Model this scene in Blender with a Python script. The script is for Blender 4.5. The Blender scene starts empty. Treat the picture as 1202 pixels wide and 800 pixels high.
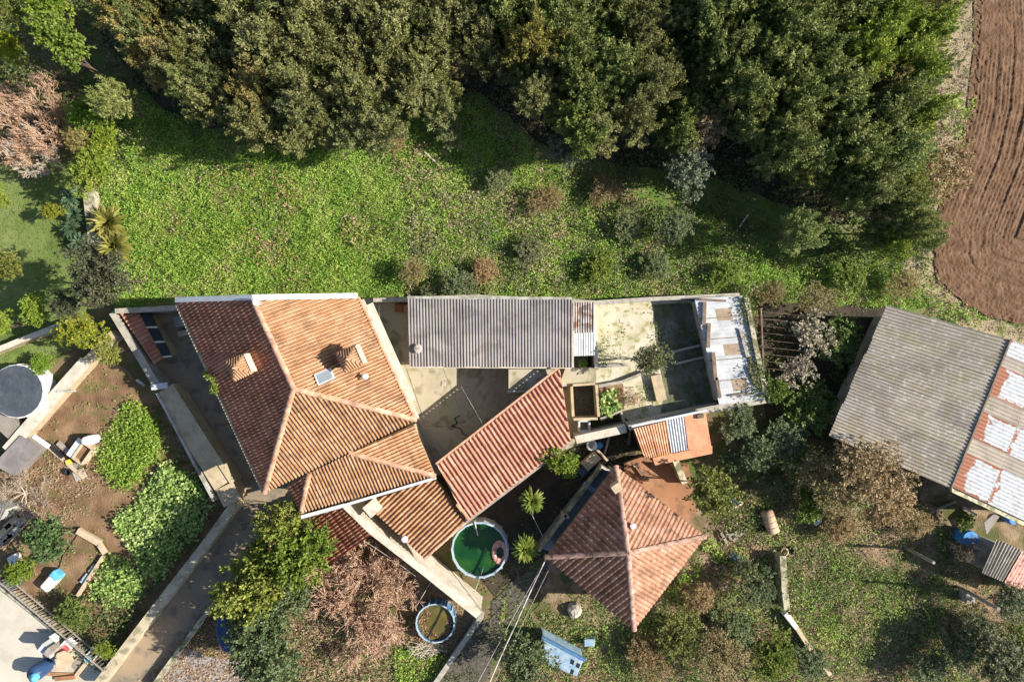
import bpy, math, random
import numpy as np
from mathutils import Vector, Matrix

# ------------------------------------------------------------------ camera, sky, sun
H, F = 34.0, 801.0                      # drone height (m), focal length in photo pixels
SUN_EL = math.radians(35.0)
SUN_AZ = math.radians(-1.5)             # direction the light comes from: +x, a little from below the picture
SC = bpy.context.scene
COL = SC.collection
cam_d = bpy.data.cameras.new("camera")
cam_d.lens = 24.0; cam_d.sensor_width = 36.0; cam_d.clip_end = 3000; cam_d.clip_start = 0.1
cam = bpy.data.objects.new("camera", cam_d)
cam.location = (0, 0, H)
COL.objects.link(cam); SC.camera = cam
world = bpy.data.worlds.new("World"); SC.world = world; world.use_nodes = True
wn = world.node_tree.nodes; wl = world.node_tree.links
sky = wn.new("ShaderNodeTexSky"); sky.sky_type = 'NISHITA'; sky.sun_disc = False
sky.sun_elevation = SUN_EL; sky.sun_rotation = math.radians(90) - SUN_AZ
wl.new(sky.outputs[0], wn["Background"].inputs[0]); wn["Background"].inputs[1].default_value = 0.085
sd = bpy.data.lights.new("sun", 'SUN'); sd.energy = 5.0; sd.angle = math.radians(0.5); sd.color = (1.0, 0.92, 0.79)
so = bpy.data.objects.new("sun", sd); COL.objects.link(so)
sdir = Vector((math.cos(SUN_EL) * math.cos(SUN_AZ), math.cos(SUN_EL) * math.sin(SUN_AZ), math.sin(SUN_EL)))
so.rotation_euler = sdir.to_track_quat('Z', 'Y').to_euler(); so.location = (60, 0, 50)
SC.view_settings.view_transform = 'Standard'; SC.view_settings.look = 'None'
SC.view_settings.gamma = 1.0; SC.view_settings.exposure = 0.95
SC.render.engine = 'CYCLES'
SC.cycles.max_bounces = 5; SC.cycles.transparent_max_bounces = 6

rnd = random.Random(7)
RG = np.random.default_rng(7)

def P(px, py, z=0.0):
    s = (H - z) / F
    return Vector(((px - 601) * s, -(py - 400) * s, z))
def m_px(d, z=0.0): return d * (H - z) / F

# ------------------------------------------------------------------ materials
def mat(name, cols, scale=3.0, rough=0.85, bump=0.0, bscale=30.0, island=0.0, trans=0.0, objcol=False, spec=0.2,
        stain=None, stain2=None, metal=0.0, detail=6.0, lo=0.3, hi=0.7):
    m = bpy.data.materials.new(name); m.use_nodes = True
    nt = m.node_tree; N = nt.nodes; L = nt.links
    b = N["Principled BSDF"]; b.inputs["Roughness"].default_value = rough
    b.inputs["Specular IOR Level"].default_value = spec; b.inputs["Metallic"].default_value = metal
    geo = N.new("ShaderNodeNewGeometry")
    pos = geo.outputs["Position"]
    def noise(s, d=detail, dist=0.0):
        n = N.new("ShaderNodeTexNoise"); n.inputs["Scale"].default_value = s; n.inputs["Detail"].default_value = d
        n.inputs["Distortion"].default_value = dist
        L.new(pos, n.inputs["Vector"]); return n.outputs["Fac"]
    fac = noise(scale)
    if island:
        mx = N.new("ShaderNodeMix"); mx.data_type = 'FLOAT'; mx.inputs[0].default_value = island
        L.new(fac, mx.inputs[2])
        mr = N.new("ShaderNodeMapRange"); mr.inputs[3].default_value = lo; mr.inputs[4].default_value = hi
        L.new(geo.outputs["Random Per Island"], mr.inputs[0]); L.new(mr.outputs[0], mx.inputs[3]); fac = mx.outputs[0]
    r = N.new("ShaderNodeValToRGB"); els = r.color_ramp.elements
    k = len(cols)
    for i, c in enumerate(cols):
        p = lo + (hi - lo) * (i / max(1, k - 1))
        e = els[i] if i < 2 else els.new(p)
        e.position = p; e.color = (*c, 1)
    if k == 1: els[1].color = (*cols[0], 1); els[1].position = 1
    L.new(fac, r.inputs[0]); col = r.outputs[0]
    for st in (stain, stain2):
        if st:
            c, s, th, amt = st
            n = noise(s, 8.0, 0.4)
            mr = N.new("ShaderNodeMapRange"); mr.inputs[1].default_value = th - 0.05; mr.inputs[2].default_value = th + 0.07
            mr.inputs[4].default_value = amt; L.new(n, mr.inputs[0])
            mx = N.new("ShaderNodeMix"); mx.data_type = 'RGBA'; L.new(mr.outputs[0], mx.inputs[0])
            L.new(col, mx.inputs[6]); mx.inputs[7].default_value = (*c, 1); col = mx.outputs[2]
    if objcol:
        oi = N.new("ShaderNodeObjectInfo"); mx = N.new("ShaderNodeMix"); mx.data_type = 'RGBA'; mx.blend_type = 'MULTIPLY'
        mx.inputs[0].default_value = 1; L.new(col, mx.inputs[6]); L.new(oi.outputs["Color"], mx.inputs[7]); col = mx.outputs[2]
    L.new(col, b.inputs["Base Color"])
    if bump:
        bn = N.new("ShaderNodeBump"); bn.inputs["Strength"].default_value = min(1, bump); bn.inputs["Distance"].default_value = 0.05
        L.new(noise(bscale, 8.0), bn.inputs["Height"]); L.new(bn.outputs[0], b.inputs["Normal"])
    if trans:
        t = N.new("ShaderNodeBsdfTranslucent"); L.new(col, t.inputs[0])
        ms = N.new("ShaderNodeMixShader"); ms.inputs[0].default_value = trans
        L.new(b.outputs[0], ms.inputs[1]); L.new(t.outputs[0], ms.inputs[2])
        L.new(ms.outputs[0], N["Material Output"].inputs[0])
    return m

M = {}
M['ground'] = mat('ground', [(.06, .07, .025), (.13, .10, .05), (.19, .14, .085)], .5, bump=.8, bscale=14, stain=((.07, .11, .02), 1.3, .52, .8))
M['meadow'] = mat('meadow', [(.05, .09, .015), (.10, .16, .03), (.19, .15, .08)], .6, bump=.8, bscale=12)
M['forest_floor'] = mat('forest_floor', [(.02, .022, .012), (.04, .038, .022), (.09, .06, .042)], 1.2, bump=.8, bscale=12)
M['lawn'] = mat('lawn', [(.09, .135, .03), (.15, .20, .055), (.20, .22, .085)], .5, bump=.8, bscale=25)
M['verge'] = mat('verge', [(.20, .16, .10), (.33, .27, .18), (.12, .15, .04)], 1.1, bump=.8, bscale=14)
M['plough'] = mat('plough', [(.10, .054, .03), (.14, .08, .046), (.185, .112, .068)], 2.2, bump=1, bscale=18)
M['soil'] = mat('soil', [(.12, .07, .04), (.195, .12, .07), (.275, .18, .108)], 1.2, bump=.9, bscale=18, stain=((.10, .11, .03), 1.5, .57, .6))
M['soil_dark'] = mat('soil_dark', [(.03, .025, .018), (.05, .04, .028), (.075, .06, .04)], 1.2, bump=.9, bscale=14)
M['leafsoil'] = mat('leafsoil', [(.12, .085, .05), (.22, .155, .095), (.31, .235, .155)], 1.6, bump=.9, bscale=16, stain=((.06, .08, .02), .9, .53, .8))
M['gravel'] = mat('gravel', [(.055, .05, .04), (.10, .09, .072), (.15, .135, .11)], 8, bump=1, bscale=26)
M['gravel_pale'] = mat('gravel_pale', [(.16, .14, .13), (.27, .25, .23), (.40, .37, .34)], 6, bump=1, bscale=22)
M['drive'] = mat('drive', [(.21, .175, .13), (.27, .215, .15), (.33, .24, .155)], .5, bump=.25, bscale=30, stain=((.11, .105, .095), 1.4, .58, .6), stain2=((.08, .075, .07), 3.5, .68, .7))
M['court'] = mat('court', [(.33, .295, .215), (.41, .365, .275), (.35, .335, .21)], .8, bump=.2, bscale=30, stain=((.20, .17, .11), 1.6, .57, .7), stain2=((.12, .10, .08), 4.5, .70, .7))
M['pen_floor'] = mat('pen_floor', [(.36, .34, .21), (.48, .44, .33), (.56, .51, .42)], 1.3, bump=.5, bscale=20, stain=((.22, .22, .07), 3.2, .57, .75), stain2=((.12, .10, .04), 6, .66, .8))
M['terrace'] = mat('terrace', [(.40, .37, .30), (.47, .44, .37), (.52, .49, .41)], .8, bump=.15, bscale=30, stain=((.38, .35, .29), 2.2, .6, .5))
M['patio'] = mat('patio', [(.24, .12, .065), (.30, .15, .08), (.34, .19, .11)], 1.1, bump=.25, bscale=20, stain=((.14, .085, .055), 2.2, .55, .6))
M['wall_white'] = mat('wall_white', [(.46, .42, .34), (.54, .49, .41), (.60, .55, .47)], 1.2, bump=.2, bscale=20, stain=((.36, .32, .24), 2.6, .57, .6), stain2=((.16, .14, .11), 7, .66, .6))
M['wall_cream'] = mat('wall_cream', [(.38, .30, .19), (.45, .365, .24), (.50, .41, .28)], 1.2, bump=.2, bscale=20, stain=((.30, .25, .18), 2.6, .57, .6), stain2=((.12, .11, .08), 7, .66, .6))
M['wall_grey'] = mat('wall_grey', [(.30, .29, .27), (.38, .37, .34), (.44, .42, .38)], 1.2, bump=.3, bscale=20, stain=((.16, .16, .12), 2.2, .56, .7))
M['wall_moss'] = mat('wall_moss', [(.26, .24, .17), (.40, .36, .26), (.47, .43, .33)], 2, bump=.5, bscale=18, stain=((.10, .11, .05), 2.6, .52, .85))
M['coping'] = mat('coping', [(.28, .26, .22), (.36, .335, .285), (.42, .39, .33)], 2, bump=.3, bscale=22, stain=((.2, .19, .15), 5, .56, .6))
def clay(name, a, b, c, moss=.5): return mat(name, [tuple(x * .72 for x in a), a, b, c, tuple(min(.7, x * 1.12) for x in c)], 1.6, rough=.9, bump=.35, bscale=30, island=.42, stain=((.12, .075, .05), 1.7, .57, moss), stain2=((.34, .29, .21), 7.5, .66, .5), lo=.22, hi=.78)
M['tile_orange'] = clay('tile_orange', (.31, .165, .085), (.37, .21, .117), (.425, .265, .165), .45)
M['tile_brown'] = clay('tile_brown', (.40, .165, .10), (.48, .215, .135), (.55, .28, .185), .4)
M['tile_red'] = clay('tile_red', (.37, .17, .115), (.43, .205, .14), (.48, .26, .185), .3)
M['tile_old'] = clay('tile_old', (.29, .145, .092), (.37, .195, .128), (.43, .26, .185), .55)
M['ridge'] = mat('ridge', [(.50, .27, .17), (.60, .34, .22), (.64, .42, .30)], 3, bump=.3, bscale=25, island=.5)
M['sheet_grey'] = mat('sheet_grey', [(.18, .163, .16), (.225, .205, .20), (.26, .237, .23)], 1.0, rough=.7, bump=.15, bscale=30, stain=((.15, .135, .13), 1.3, .56, .7), stain2=((.20, .14, .10), 4, .66, .5), objcol=True)
M['sheet_fibro'] = mat('sheet_fibro', [(.27, .238, .195), (.335, .297, .245), (.40, .355, .295)], 1.2, rough=.9, bump=.25, bscale=25, stain=((.28, .24, .15), 1.5, .56, .5), stain2=((.56, .53, .49), 5, .60, .55), objcol=True)
M['sheet_dim'] = mat('sheet_dim', [(.20, .175, .15), (.25, .22, .19), (.29, .26, .225)], 2, rough=.9, bump=.2, stain=((.2, .18, .15), 4, .56, .5), objcol=True)
M['sheet_white'] = mat('sheet_white', [(.40, .42, .45), (.48, .50, .52), (.54, .55, .56)], 2, rough=.75, bump=.15, stain=((.40, .41, .42), 3.5, .57, .6), stain2=((.22, .15, .1), 6, .68, .6), objcol=True)
M['sheet_tan'] = mat('sheet_tan', [(.25, .19, .13), (.31, .24, .17), (.36, .29, .21)], 3, rough=.8, bump=.2)
M['sheet_rusty'] = mat('sheet_rusty', [(.30, .24, .21), (.42, .37, .35), (.46, .42, .40)], 2, rough=.8, bump=.2, stain=((.16, .09, .06), 3, .52, .8), objcol=True)
M['orange_paint'] = mat('orange_paint', [(.46, .22, .12), (.52, .26, .15), (.57, .31, .19)], 1.6, rough=.7, bump=.15, stain=((.40, .17, .08), 2.6, .6, .5))
M['orange_sheet'] = mat('orange_sheet', [(.44, .21, .11), (.51, .26, .15), (.56, .34, .22)], 2.5, rough=.8, bump=.25, stain=((.60, .45, .32), 5, .6, .5), objcol=True)
M['metal_white'] = mat('metal_white', [(.50, .52, .55), (.58, .59, .60)], 3, rough=.5, stain=((.42, .41, .40), 4, .62, .5))
M['blue_gutter'] = mat('blue_gutter', [(.42, .52, .62), (.55, .62, .68)], 2, rough=.5)
M['wood'] = mat('wood', [(.12, .085, .06), (.18, .13, .095), (.24, .18, .13)], 4, bump=.4, bscale=25)
M['wood_grey'] = mat('wood_grey', [(.22, .19, .17), (.30, .26, .23), (.36, .32, .28)], 4, bump=.4, bscale=25)
M['wood_pale'] = mat('wood_pale', [(.42, .33, .22), (.52, .42, .30)], 4, bump=.3)
M['bark'] = mat('bark', [(.10, .075, .055), (.16, .125, .095)], 6, bump=.5)
M['twig_pink'] = mat('twig_pink', [(.38, .22, .14), (.54, .36, .25), (.70, .55, .43)], 3, island=.8)
M['twig_white'] = mat('twig_white', [(.45, .38, .31), (.58, .50, .42)], 3, island=.8)
M['twig_dark'] = mat('twig_dark', [(.16, .11, .075), (.26, .19, .14), (.38, .31, .24)], 3, island=.8)
M['glass'] = mat('glass', [(.12, .15, .18), (.17, .20, .23)], 2, rough=.25, spec=.5)
M['dark'] = mat('dark', [(.012, .014, .016), (.02, .022, .025)], 3, rough=.6)
M['panel'] = mat('panel', [(.018, .028, .032), (.03, .042, .046)], 2, rough=.35)
M['tarp'] = mat('tarp', [(.05, .062, .078), (.08, .095, .115)], 1.6, rough=.5, bump=.7, bscale=5, stain=((.13, .11, .09), 4, .62, .5))
M['tarp_blue'] = mat('tarp_blue', [(.02, .045, .11), (.035, .075, .17)], 2, rough=.4, bump=.4, bscale=6)
M['pool_white'] = mat('pool_white', [(.48, .50, .50), (.56, .57, .56)], 2, rough=.45, stain=((.4, .42, .4), 4, .6, .5))
M['pool_blue'] = mat('pool_blue', [(.06, .17, .36), (.10, .24, .46)], 3, rough=.4)
M['pool_rim'] = mat('pool_rim', [(.27, .37, .45), (.40, .49, .54)], 3, rough=.4)
M['water_green'] = mat('water_green', [(.004, .03, .010), (.009, .055, .012), (.028, .085, .010)], .9, rough=.08, spec=.5, detail=3)
M['water_brown'] = mat('water_brown', [(.06, .05, .018), (.10, .085, .025), (.13, .10, .03)], 1.2, rough=.1, spec=.4, detail=3)
M['pink'] = mat('pink', [(.52, .26, .21), (.62, .35, .29)], 5, rough=.4, stain=((.2, .08, .07), 7, .55, .7))
M['blue'] = mat('blue', [(.04, .19, .50), (.07, .28, .60)], 4, rough=.4)
M['blue_pale'] = mat('blue_pale', [(.17, .28, .40), (.26, .37, .47)], 3, rough=.6, stain=((.36, .42, .46), 4, .55, .7), stain2=((.10, .11, .11), 6, .62, .7))
M['blue_edge'] = mat('blue_edge', [(.05, .13, .27), (.08, .19, .34)], 4, rough=.5, stain=((.2, .25, .3), 5, .6, .6))
M['cyan'] = mat('cyan', [(.08, .36, .55), (.14, .45, .62)], 4, rough=.4)
M['white'] = mat('white', [(.68, .68, .66), (.76, .76, .74)], 4, rough=.5, stain=((.5, .48, .45), 6, .62, .5))
M['red'] = mat('red', [(.55, .07, .09), (.62, .1, .12)], 4, rough=.5)
M['yellow'] = mat('yellow', [(.62, .44, .05), (.68, .5, .08)], 4, rough=.5)
M['stone'] = mat('stone', [(.24, .22, .19), (.36, .33, .29), (.46, .42, .37)], 5, bump=.7, bscale=14)
M['tank'] = mat('tank', [(.44, .31, .21), (.54, .40, .29)], 3, rough=.6, stain=((.3, .2, .14), 5, .6, .5))
M['black'] = mat('black', [(.015, .015, .017), (.03, .03, .033)], 4, rough=.5)
M['cable'] = mat('cable', [(.38, .36, .33), (.52, .50, .46)], 6, rough=.6, stain=((.16, .14, .12), 3, .52, .8))
# foliage
def fol(name, cols, trans=.28, ns=.8, isl=.65, objcol=True):
    return mat(name, cols, ns, rough=.62, island=isl, trans=trans, objcol=objcol, spec=.35)
M['leaf_olive'] = fol('leaf_olive', [(.05, .06, .016), (.145, .16, .045), (.26, .26, .10), (.39, .365, .18)])
M['leaf_green'] = fol('leaf_green', [(.035, .055, .013), (.115, .15, .036), (.235, .265, .075), (.37, .375, .15)])
M['leaf_lime'] = fol('leaf_lime', [(.08, .14, .014), (.16, .235, .026), (.25, .31, .045), (.35, .35, .07)])
M['leaf_grey'] = fol('leaf_grey', [(.06, .075, .035), (.12, .135, .07), (.21, .225, .13), (.31, .31, .21)])
M['leaf_brown'] = fol('leaf_brown', [(.13, .095, .04), (.26, .19, .095), (.37, .28, .16), (.46, .37, .24)])
M['leaf_rust'] = fol('leaf_rust', [(.24, .10, .05), (.40, .20, .10), (.50, .31, .18), (.50, .40, .2)])
M['leaf_meadow'] = fol('leaf_meadow', [(.06, .155, .02), (.165, .33, .04), (.29, .45, .07), (.41, .50, .11), (.49, .42, .24)], ns=.9, isl=.5, objcol=False)
M['leaf_pale'] = fol('leaf_pale', [(.24, .21, .14), (.38, .34, .25), (.50, .46, .36)], objcol=False)
M['wall_dapple'] = mat('wall_dapple', [(.33, .28, .19), (.43, .37, .26), (.49, .43, .31)], 2, bump=.4, bscale=18, stain=((.16, .15, .09), 2.6, .58, .7))
M['leaf_dry'] = fol('leaf_dry', [(.22, .155, .095), (.37, .28, .185), (.52, .43, .30)], objcol=False)
M['leaf_grass'] = fol('leaf_grass', [(.065, .13, .028), (.135, .225, .05), (.24, .31, .09), (.36, .34, .17)], objcol=False)
M['leaf_under'] = fol('leaf_under', [(.035, .065, .018), (.08, .115, .03), (.14, .165, .06), (.22, .21, .11)], objcol=False)
M['leaf_veg'] = fol('leaf_veg', [(.10, .18, .022), (.19, .31, .035), (.28, .40, .06), (.37, .46, .12)], objcol=False)
M['leaf_cabbage'] = fol('leaf_cabbage', [(.10, .20, .04), (.23, .36, .08), (.38, .49, .16), (.50, .57, .28)], objcol=False)
M['litter'] = fol('litter', [(.17, .085, .045), (.29, .165, .095), (.39, .26, .16), (.47, .37, .24)], trans=.1, objcol=False)

# ------------------------------------------------------------------ object helpers
ORG = {}
def props(o, label=None, cat=None, group=None, kind=None):
    if label: o['label'] = label
    if cat: o['category'] = cat
    if group: o['group'] = group
    if kind: o['kind'] = kind
    return o
def empty(name, loc, label, cat, group=None):
    o = bpy.data.objects.new(name, None); COL.objects.link(o); o.location = loc; o.empty_display_size = .2
    ORG[o.name] = Vector(loc); return props(o, label, cat, group)
def put(me, name, parent=None, loc=(0, 0, 0), rot=None, scale=None):
    o = bpy.data.objects.new(name, me); COL.objects.link(o)
    loc = Vector(loc)
    if parent is not None:
        o.parent = parent; o.location = loc - ORG[parent.name]
    else: o.location = loc
    if rot is not None: o.rotation_euler = rot
    if scale is not None: o.scale = scale
    ORG[o.name] = loc
    return o
def np_mesh(name, V, Fq, material, smooth=False):
    V = np.asarray(V, dtype=np.float32); Fq = np.asarray(Fq, dtype=np.int32)
    me = bpy.data.meshes.new(name); k = Fq.shape[1]
    me.vertices.add(len(V)); me.vertices.foreach_set("co", V.ravel())
    me.loops.add(Fq.size); me.loops.foreach_set("vertex_index", Fq.ravel())
    me.polygons.add(len(Fq)); me.polygons.foreach_set("loop_start", np.arange(0, Fq.size, k, dtype=np.int32))
    me.update(calc_edges=True)
    if smooth: me.polygons.foreach_set("use_smooth", np.ones(len(Fq), dtype=bool))
    if material: me.materials.append(material)
    return me

class MB:
    def __init__(s): s.v = []; s.f = []
    def add(s, vs, fs):
        b = len(s.v); s.v += [Vector(x) for x in vs]; s.f += [tuple(b + i for i in f) for f in fs]; return s
    def hexa(s, b4, t4):
        return s.add(list(b4) + list(t4), [(3, 2, 1, 0), (4, 5, 6, 7), (0, 1, 5, 4), (1, 2, 6, 5), (2, 3, 7, 6), (3, 0, 4, 7)])
    def box(s, c, size, rz=0.0, rx=0.0, ry=0.0):
        R = Matrix.Rotation(rz, 3, 'Z') @ Matrix.Rotation(ry, 3, 'Y') @ Matrix.Rotation(rx, 3, 'X'); c = Vector(c)
        x, y, z = (d / 2 for d in size)
        q = lambda zz: [c + R @ Vector(p) for p in ((-x, -y, zz), (x, -y, zz), (x, y, zz), (-x, y, zz))]
        return s.hexa(q(-z), q(z))
    def prism(s, poly, z0=None, dz=None):
        """poly: 3-D top outline; extruded down to z0 or by dz"""
        n = len(poly); top = [Vector(p) for p in poly]
        bot = [Vector((p.x, p.y, z0 if z0 is not None else p.z - dz)) for p in top]
        area = sum(top[i].x * top[(i + 1) % n].y - top[(i + 1) % n].x * top[i].y for i in range(n))
        if area < 0: top.reverse(); bot.reverse()
        return s.add(top + bot, [tuple(range(n)), tuple(range(2 * n - 1, n - 1, -1))] + [(i, n + i, n + (i + 1) % n, (i + 1) % n) for i in range(n)])
    def cyl(s, p0, p1, r0, r1=None, n=10, caps=True):
        p0 = Vector(p0); p1 = Vector(p1); r1 = r0 if r1 is None else r1
        d = (p1 - p0).normalized(); a = d.orthogonal().normalized(); b = d.cross(a)
        ring = lambda p, r: [p + (a * math.cos(t) + b * math.sin(t)) * r for t in (2 * math.pi * i / n for i in range(n))]
        fs = [(i, (i + 1) % n, n + (i + 1) % n, n + i) for i in range(n)]
        if caps: fs += [tuple(range(n - 1, -1, -1)), tuple(range(n, 2 * n))]
        return s.add(ring(p0, r0) + ring(p1, r1), fs)
    def lathe(s, c, prof, n=24, rx=1.0, ry=1.0):
        c = Vector(c); vs = []; fs = []; k = len(prof)
        for i in range(n):
            t = 2 * math.pi * i / n
            vs += [c + Vector((r * rx * math.cos(t), r * ry * math.sin(t), z)) for r, z in prof]
        for i in range(n):
            for j in range(k - 1):
                fs.append((i * k + j, ((i + 1) % n) * k + j, ((i + 1) % n) * k + j + 1, i * k + j + 1))
        return s.add(vs, fs)
    def build(s, name, material, parent=None, smooth=False, loc=None, bevel=0.0):
        if loc is None:
            if parent is not None: loc = ORG[parent.name]
            else:
                n = len(s.v); loc = Vector((sum(v.x for v in s.v) / n, sum(v.y for v in s.v) / n, min(v.z for v in s.v)))
        me = bpy.data.meshes.new(name)
        me.from_pydata([v - Vector(loc) for v in s.v], [], s.f); me.update()
        if smooth: me.polygons.foreach_set("use_smooth", [True] * len(me.polygons))
        me.materials.append(material)
        o = put(me, name, parent, loc)
        if bevel:
            bm = o.modifiers.new("bevel", 'BEVEL'); bm.width = bevel; bm.segments = 2; bm.limit_method = 'ANGLE'
        return o

def jag(pts, amp=6, step=14):
    """a px outline with irregular natural edges"""
    out = []; n = len(pts)
    for i in range(n):
        a, b = pts[i], pts[(i + 1) % n]; d = math.hypot(b[0] - a[0], b[1] - a[1]); k = max(1, int(d / step))
        for j in range(k):
            t = j / k; w = amp if j else amp * .5
            out.append((a[0] + (b[0] - a[0]) * t + rnd.uniform(-w, w), a[1] + (b[1] - a[1]) * t + rnd.uniform(-w, w)))
    return out
ZL = [0.0]
def sheet(name, pts, m, natural=0, z=None):
    """a piece of the ground: its own sheet 4 mm above the ones laid before it"""
    if z is None: ZL[0] += .004; z = ZL[0]
    if natural: pts = jag(pts, natural)
    poly = [P(x, y, z) for x, y in pts]
    n = len(poly)
    if sum(poly[i].x * poly[(i + 1) % n].y - poly[(i + 1) % n].x * poly[i].y for i in range(n)) < 0: poly.reverse()
    mb = MB(); mb.add(poly, [tuple(range(n))])
    return props(mb.build(name, m), kind='structure')

def wall(name, pts, ztop, width, m, label, z0=-.1, cop=None, cop_m='coping', cat='wall', parent=None, z_end=None):
    """boundary wall along px centre line (at the height of its top), with a coping"""
    if z_end is None: z_end = ztop
    n = len(pts); zs = [ztop + (z_end - ztop) * i / max(1, n - 1) for i in range(n)]
    c = [P(x, y, z) for (x, y), z in zip(pts, zs)]
    def off(w):
        L, R = [], []
        for i in range(n):
            d = Vector((0, 0, 0))
            if i > 0: d += (c[i] - c[i - 1]).normalized()
            if i < n - 1: d += (c[i + 1] - c[i]).normalized()
            d.z = 0; d.normalize(); nn = Vector((-d.y, d.x, 0)) * w / 2
            L.append(c[i] + nn); R.append(c[i] - nn)
        return L, R
    def solid(w, dz0, dz1, base=None):
        L, R = off(w); mb = MB(); up = lambda p, d: Vector((p.x, p.y, p.z + d)); dn = lambda p: Vector((p.x, p.y, base)) if base is not None else Vector((p.x, p.y, p.z + dz0))
        vs = []; fs = []
        for i in range(n): vs += [dn(L[i]), dn(R[i]), up(R[i], dz1), up(L[i], dz1)]
        for i in range(n - 1):
            a = i * 4; b = a + 4
            fs += [(a + 3, a + 2, b + 2, b + 3), (a + 2, a + 1, b + 1, b + 2), (a + 1, a, b, b + 1), (a, a + 3, b + 3, b)]
        fs += [(0, 1, 2, 3), (n * 4 - 1, n * 4 - 2, n * 4 - 3, n * 4 - 4)]
        return mb.add(vs, fs)
    ct = .05 if cop else 0
    o = solid(width, 0, -ct, z0).build(name, M[m], parent)
    if parent is None: props(o, label, cat)
    if cop: solid(width + cop, -ct + .002, 0).build('coping', M[cop_m], o)
    return o

# ------------------------------------------------------------------ foliage helpers
def unit(a): return a / (np.linalg.norm(a, axis=1, keepdims=True) + 1e-9)
def leaves(C, D, Ln, Wd, face=None, loose=.6):
    n = len(C); side = unit(np.cross(D, RG.normal(size=(n, 3)) * (loose if face is not None else 1) + (face if face is not None else 0)))
    Ln = np.broadcast_to(np.asarray(Ln, float).reshape(-1, 1), (n, 1)); Wd = np.broadcast_to(np.asarray(Wd, float).reshape(-1, 1), (n, 1))
    V = np.empty((n, 4, 3)); mid = C + D * Ln * .5
    V[:, 0] = C; V[:, 1] = mid + side * Wd * .5; V[:, 2] = C + D * Ln; V[:, 3] = mid - side * Wd * .5
    V[:, 2, 2] -= Ln[:, 0] * .12
    return V.reshape(-1, 3), np.arange(n * 4).reshape(-1, 4)
def crown_mesh(name, seed, m, tufts=170, per=26, ll=.13, lw=.05, lobes=9, spread=.17, up=.55, flat=.8, shell=.35, lobe_r=(.33, .55), align=.9):
    """leafy crown of radius about 1 around the origin: shoots of leaves over several uneven lobes"""
    g = np.random.default_rng(seed)
    lc = unit(g.normal(size=(lobes, 3))) * g.uniform(.25, .62, (lobes, 1)); lc[:, 2] = np.abs(lc[:, 2]) * 1.0 - .15
    lr = g.uniform(lobe_r[0], lobe_r[1], lobes)
    which = g.integers(0, lobes, tufts)
    d = unit(g.normal(size=(tufts, 3)) + np.array([0, 0, .45]))
    c = lc[which] + d * (lr[which] * g.uniform(1 - shell, 1.0, tufts))[:, None]
    axis = unit(d * .8 + np.array([0, 0, up]) + g.normal(size=(tufts, 3)) * .35)
    k = g.integers(int(per * .6), int(per * 1.4), tufts); idx = np.repeat(np.arange(tufts), k); n = len(idx)
    t = g.uniform(0, 1, n)
    C = c[idx] + axis[idx] * (t * spread * 1.6)[:, None] + g.normal(size=(n, 3)) * spread * .34 * (1.15 - t)[:, None]
    D = unit(axis[idx] * align + g.normal(size=(n, 3)) * .6)
    C[:, 2] *= flat; 
    V, Fq = leaves(C, D, ll * g.uniform(.6, 1.3, n), lw * g.uniform(.7, 1.3, n), d[idx] * .6 + np.array([0, 0, .6]), .55)
    return np_mesh(name, V, Fq, m)
def tube_np(segs, sides=4):
    S = np.array([(*a, *b, r0, r1) for a, b, r0, r1 in segs]); n = len(S)
    p0, p1, r0, r1 = S[:, :3], S[:, 3:6], S[:, 6:7], S[:, 7:8]
    d = unit(p1 - p0); a = unit(np.cross(d, np.array([.31, .73, .61]))); b = np.cross(d, a)
    V = np.empty((n, 2, sides, 3))
    for i in range(sides):
        t = 2 * math.pi * i / sides; o = a * math.cos(t) + b * math.sin(t)
        V[:, 0, i] = p0 + o * r0; V[:, 1, i] = p1 + o * r1
    base = (np.arange(n) * 2 * sides)[:, None]
    Fs = [np.concatenate([base + i, base + (i + 1) % sides, base + sides + (i + 1) % sides, base + sides + i], 1) for i in range(sides)]
    return V.reshape(-1, 3), np.concatenate(Fs)
def branch_segs(seed, levels=5, kids=4, l0=.42, r0=.05, ang=.55, up=.25, shrink=.68, start=(0, 0, 0), d0=(0, 0, 1), minr=.004, wob=.18):
    """recursive limbs of a bare tree; unit height about 1.3"""
    g = random.Random(seed); out = []
    def grow(p, d, L, r, lev):
        q = p; steps = 3 if lev < levels - 1 else 2
        for i in range(steps):
            d = (d + Vector((g.gauss(0, wob), g.gauss(0, wob), g.gauss(0, wob) + up * .12))).normalized()
            q2 = q + d * (L / steps); ra = r * (1 - .35 * i / steps); rb = r * (1 - .35 * (i + 1) / steps)
            out.append((tuple(q), tuple(q2), max(minr, ra), max(minr, rb))); q = q2
            if lev > 0 and i >= steps - 2:
                for k in range(kids if i == steps - 1 else max(1, kids - 2)):
                    side = Vector((g.gauss(0, 1), g.gauss(0, 1), g.gauss(0, .6))); side = (side - d * side.dot(d)).normalized()
                    grow(q, (d * math.cos(ang) + side * math.sin(ang) * g.uniform(.6, 1.4)).normalized(), L * shrink * g.uniform(.75, 1.15), rb * .62, lev - 1)
    grow(Vector(start), Vector(d0), l0, r0, levels)
    return out
TRUNKS = []
for sdd in range(3):
    sg = branch_segs(40 + sdd, levels=2, kids=4, l0=.6, r0=.045, ang=.6, up=.3, shrink=.6, minr=.008)
    V, Fq = tube_np(sg, 6); TRUNKS.append(np_mesh('trunk', V, Fq, M['bark'], True))

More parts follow.
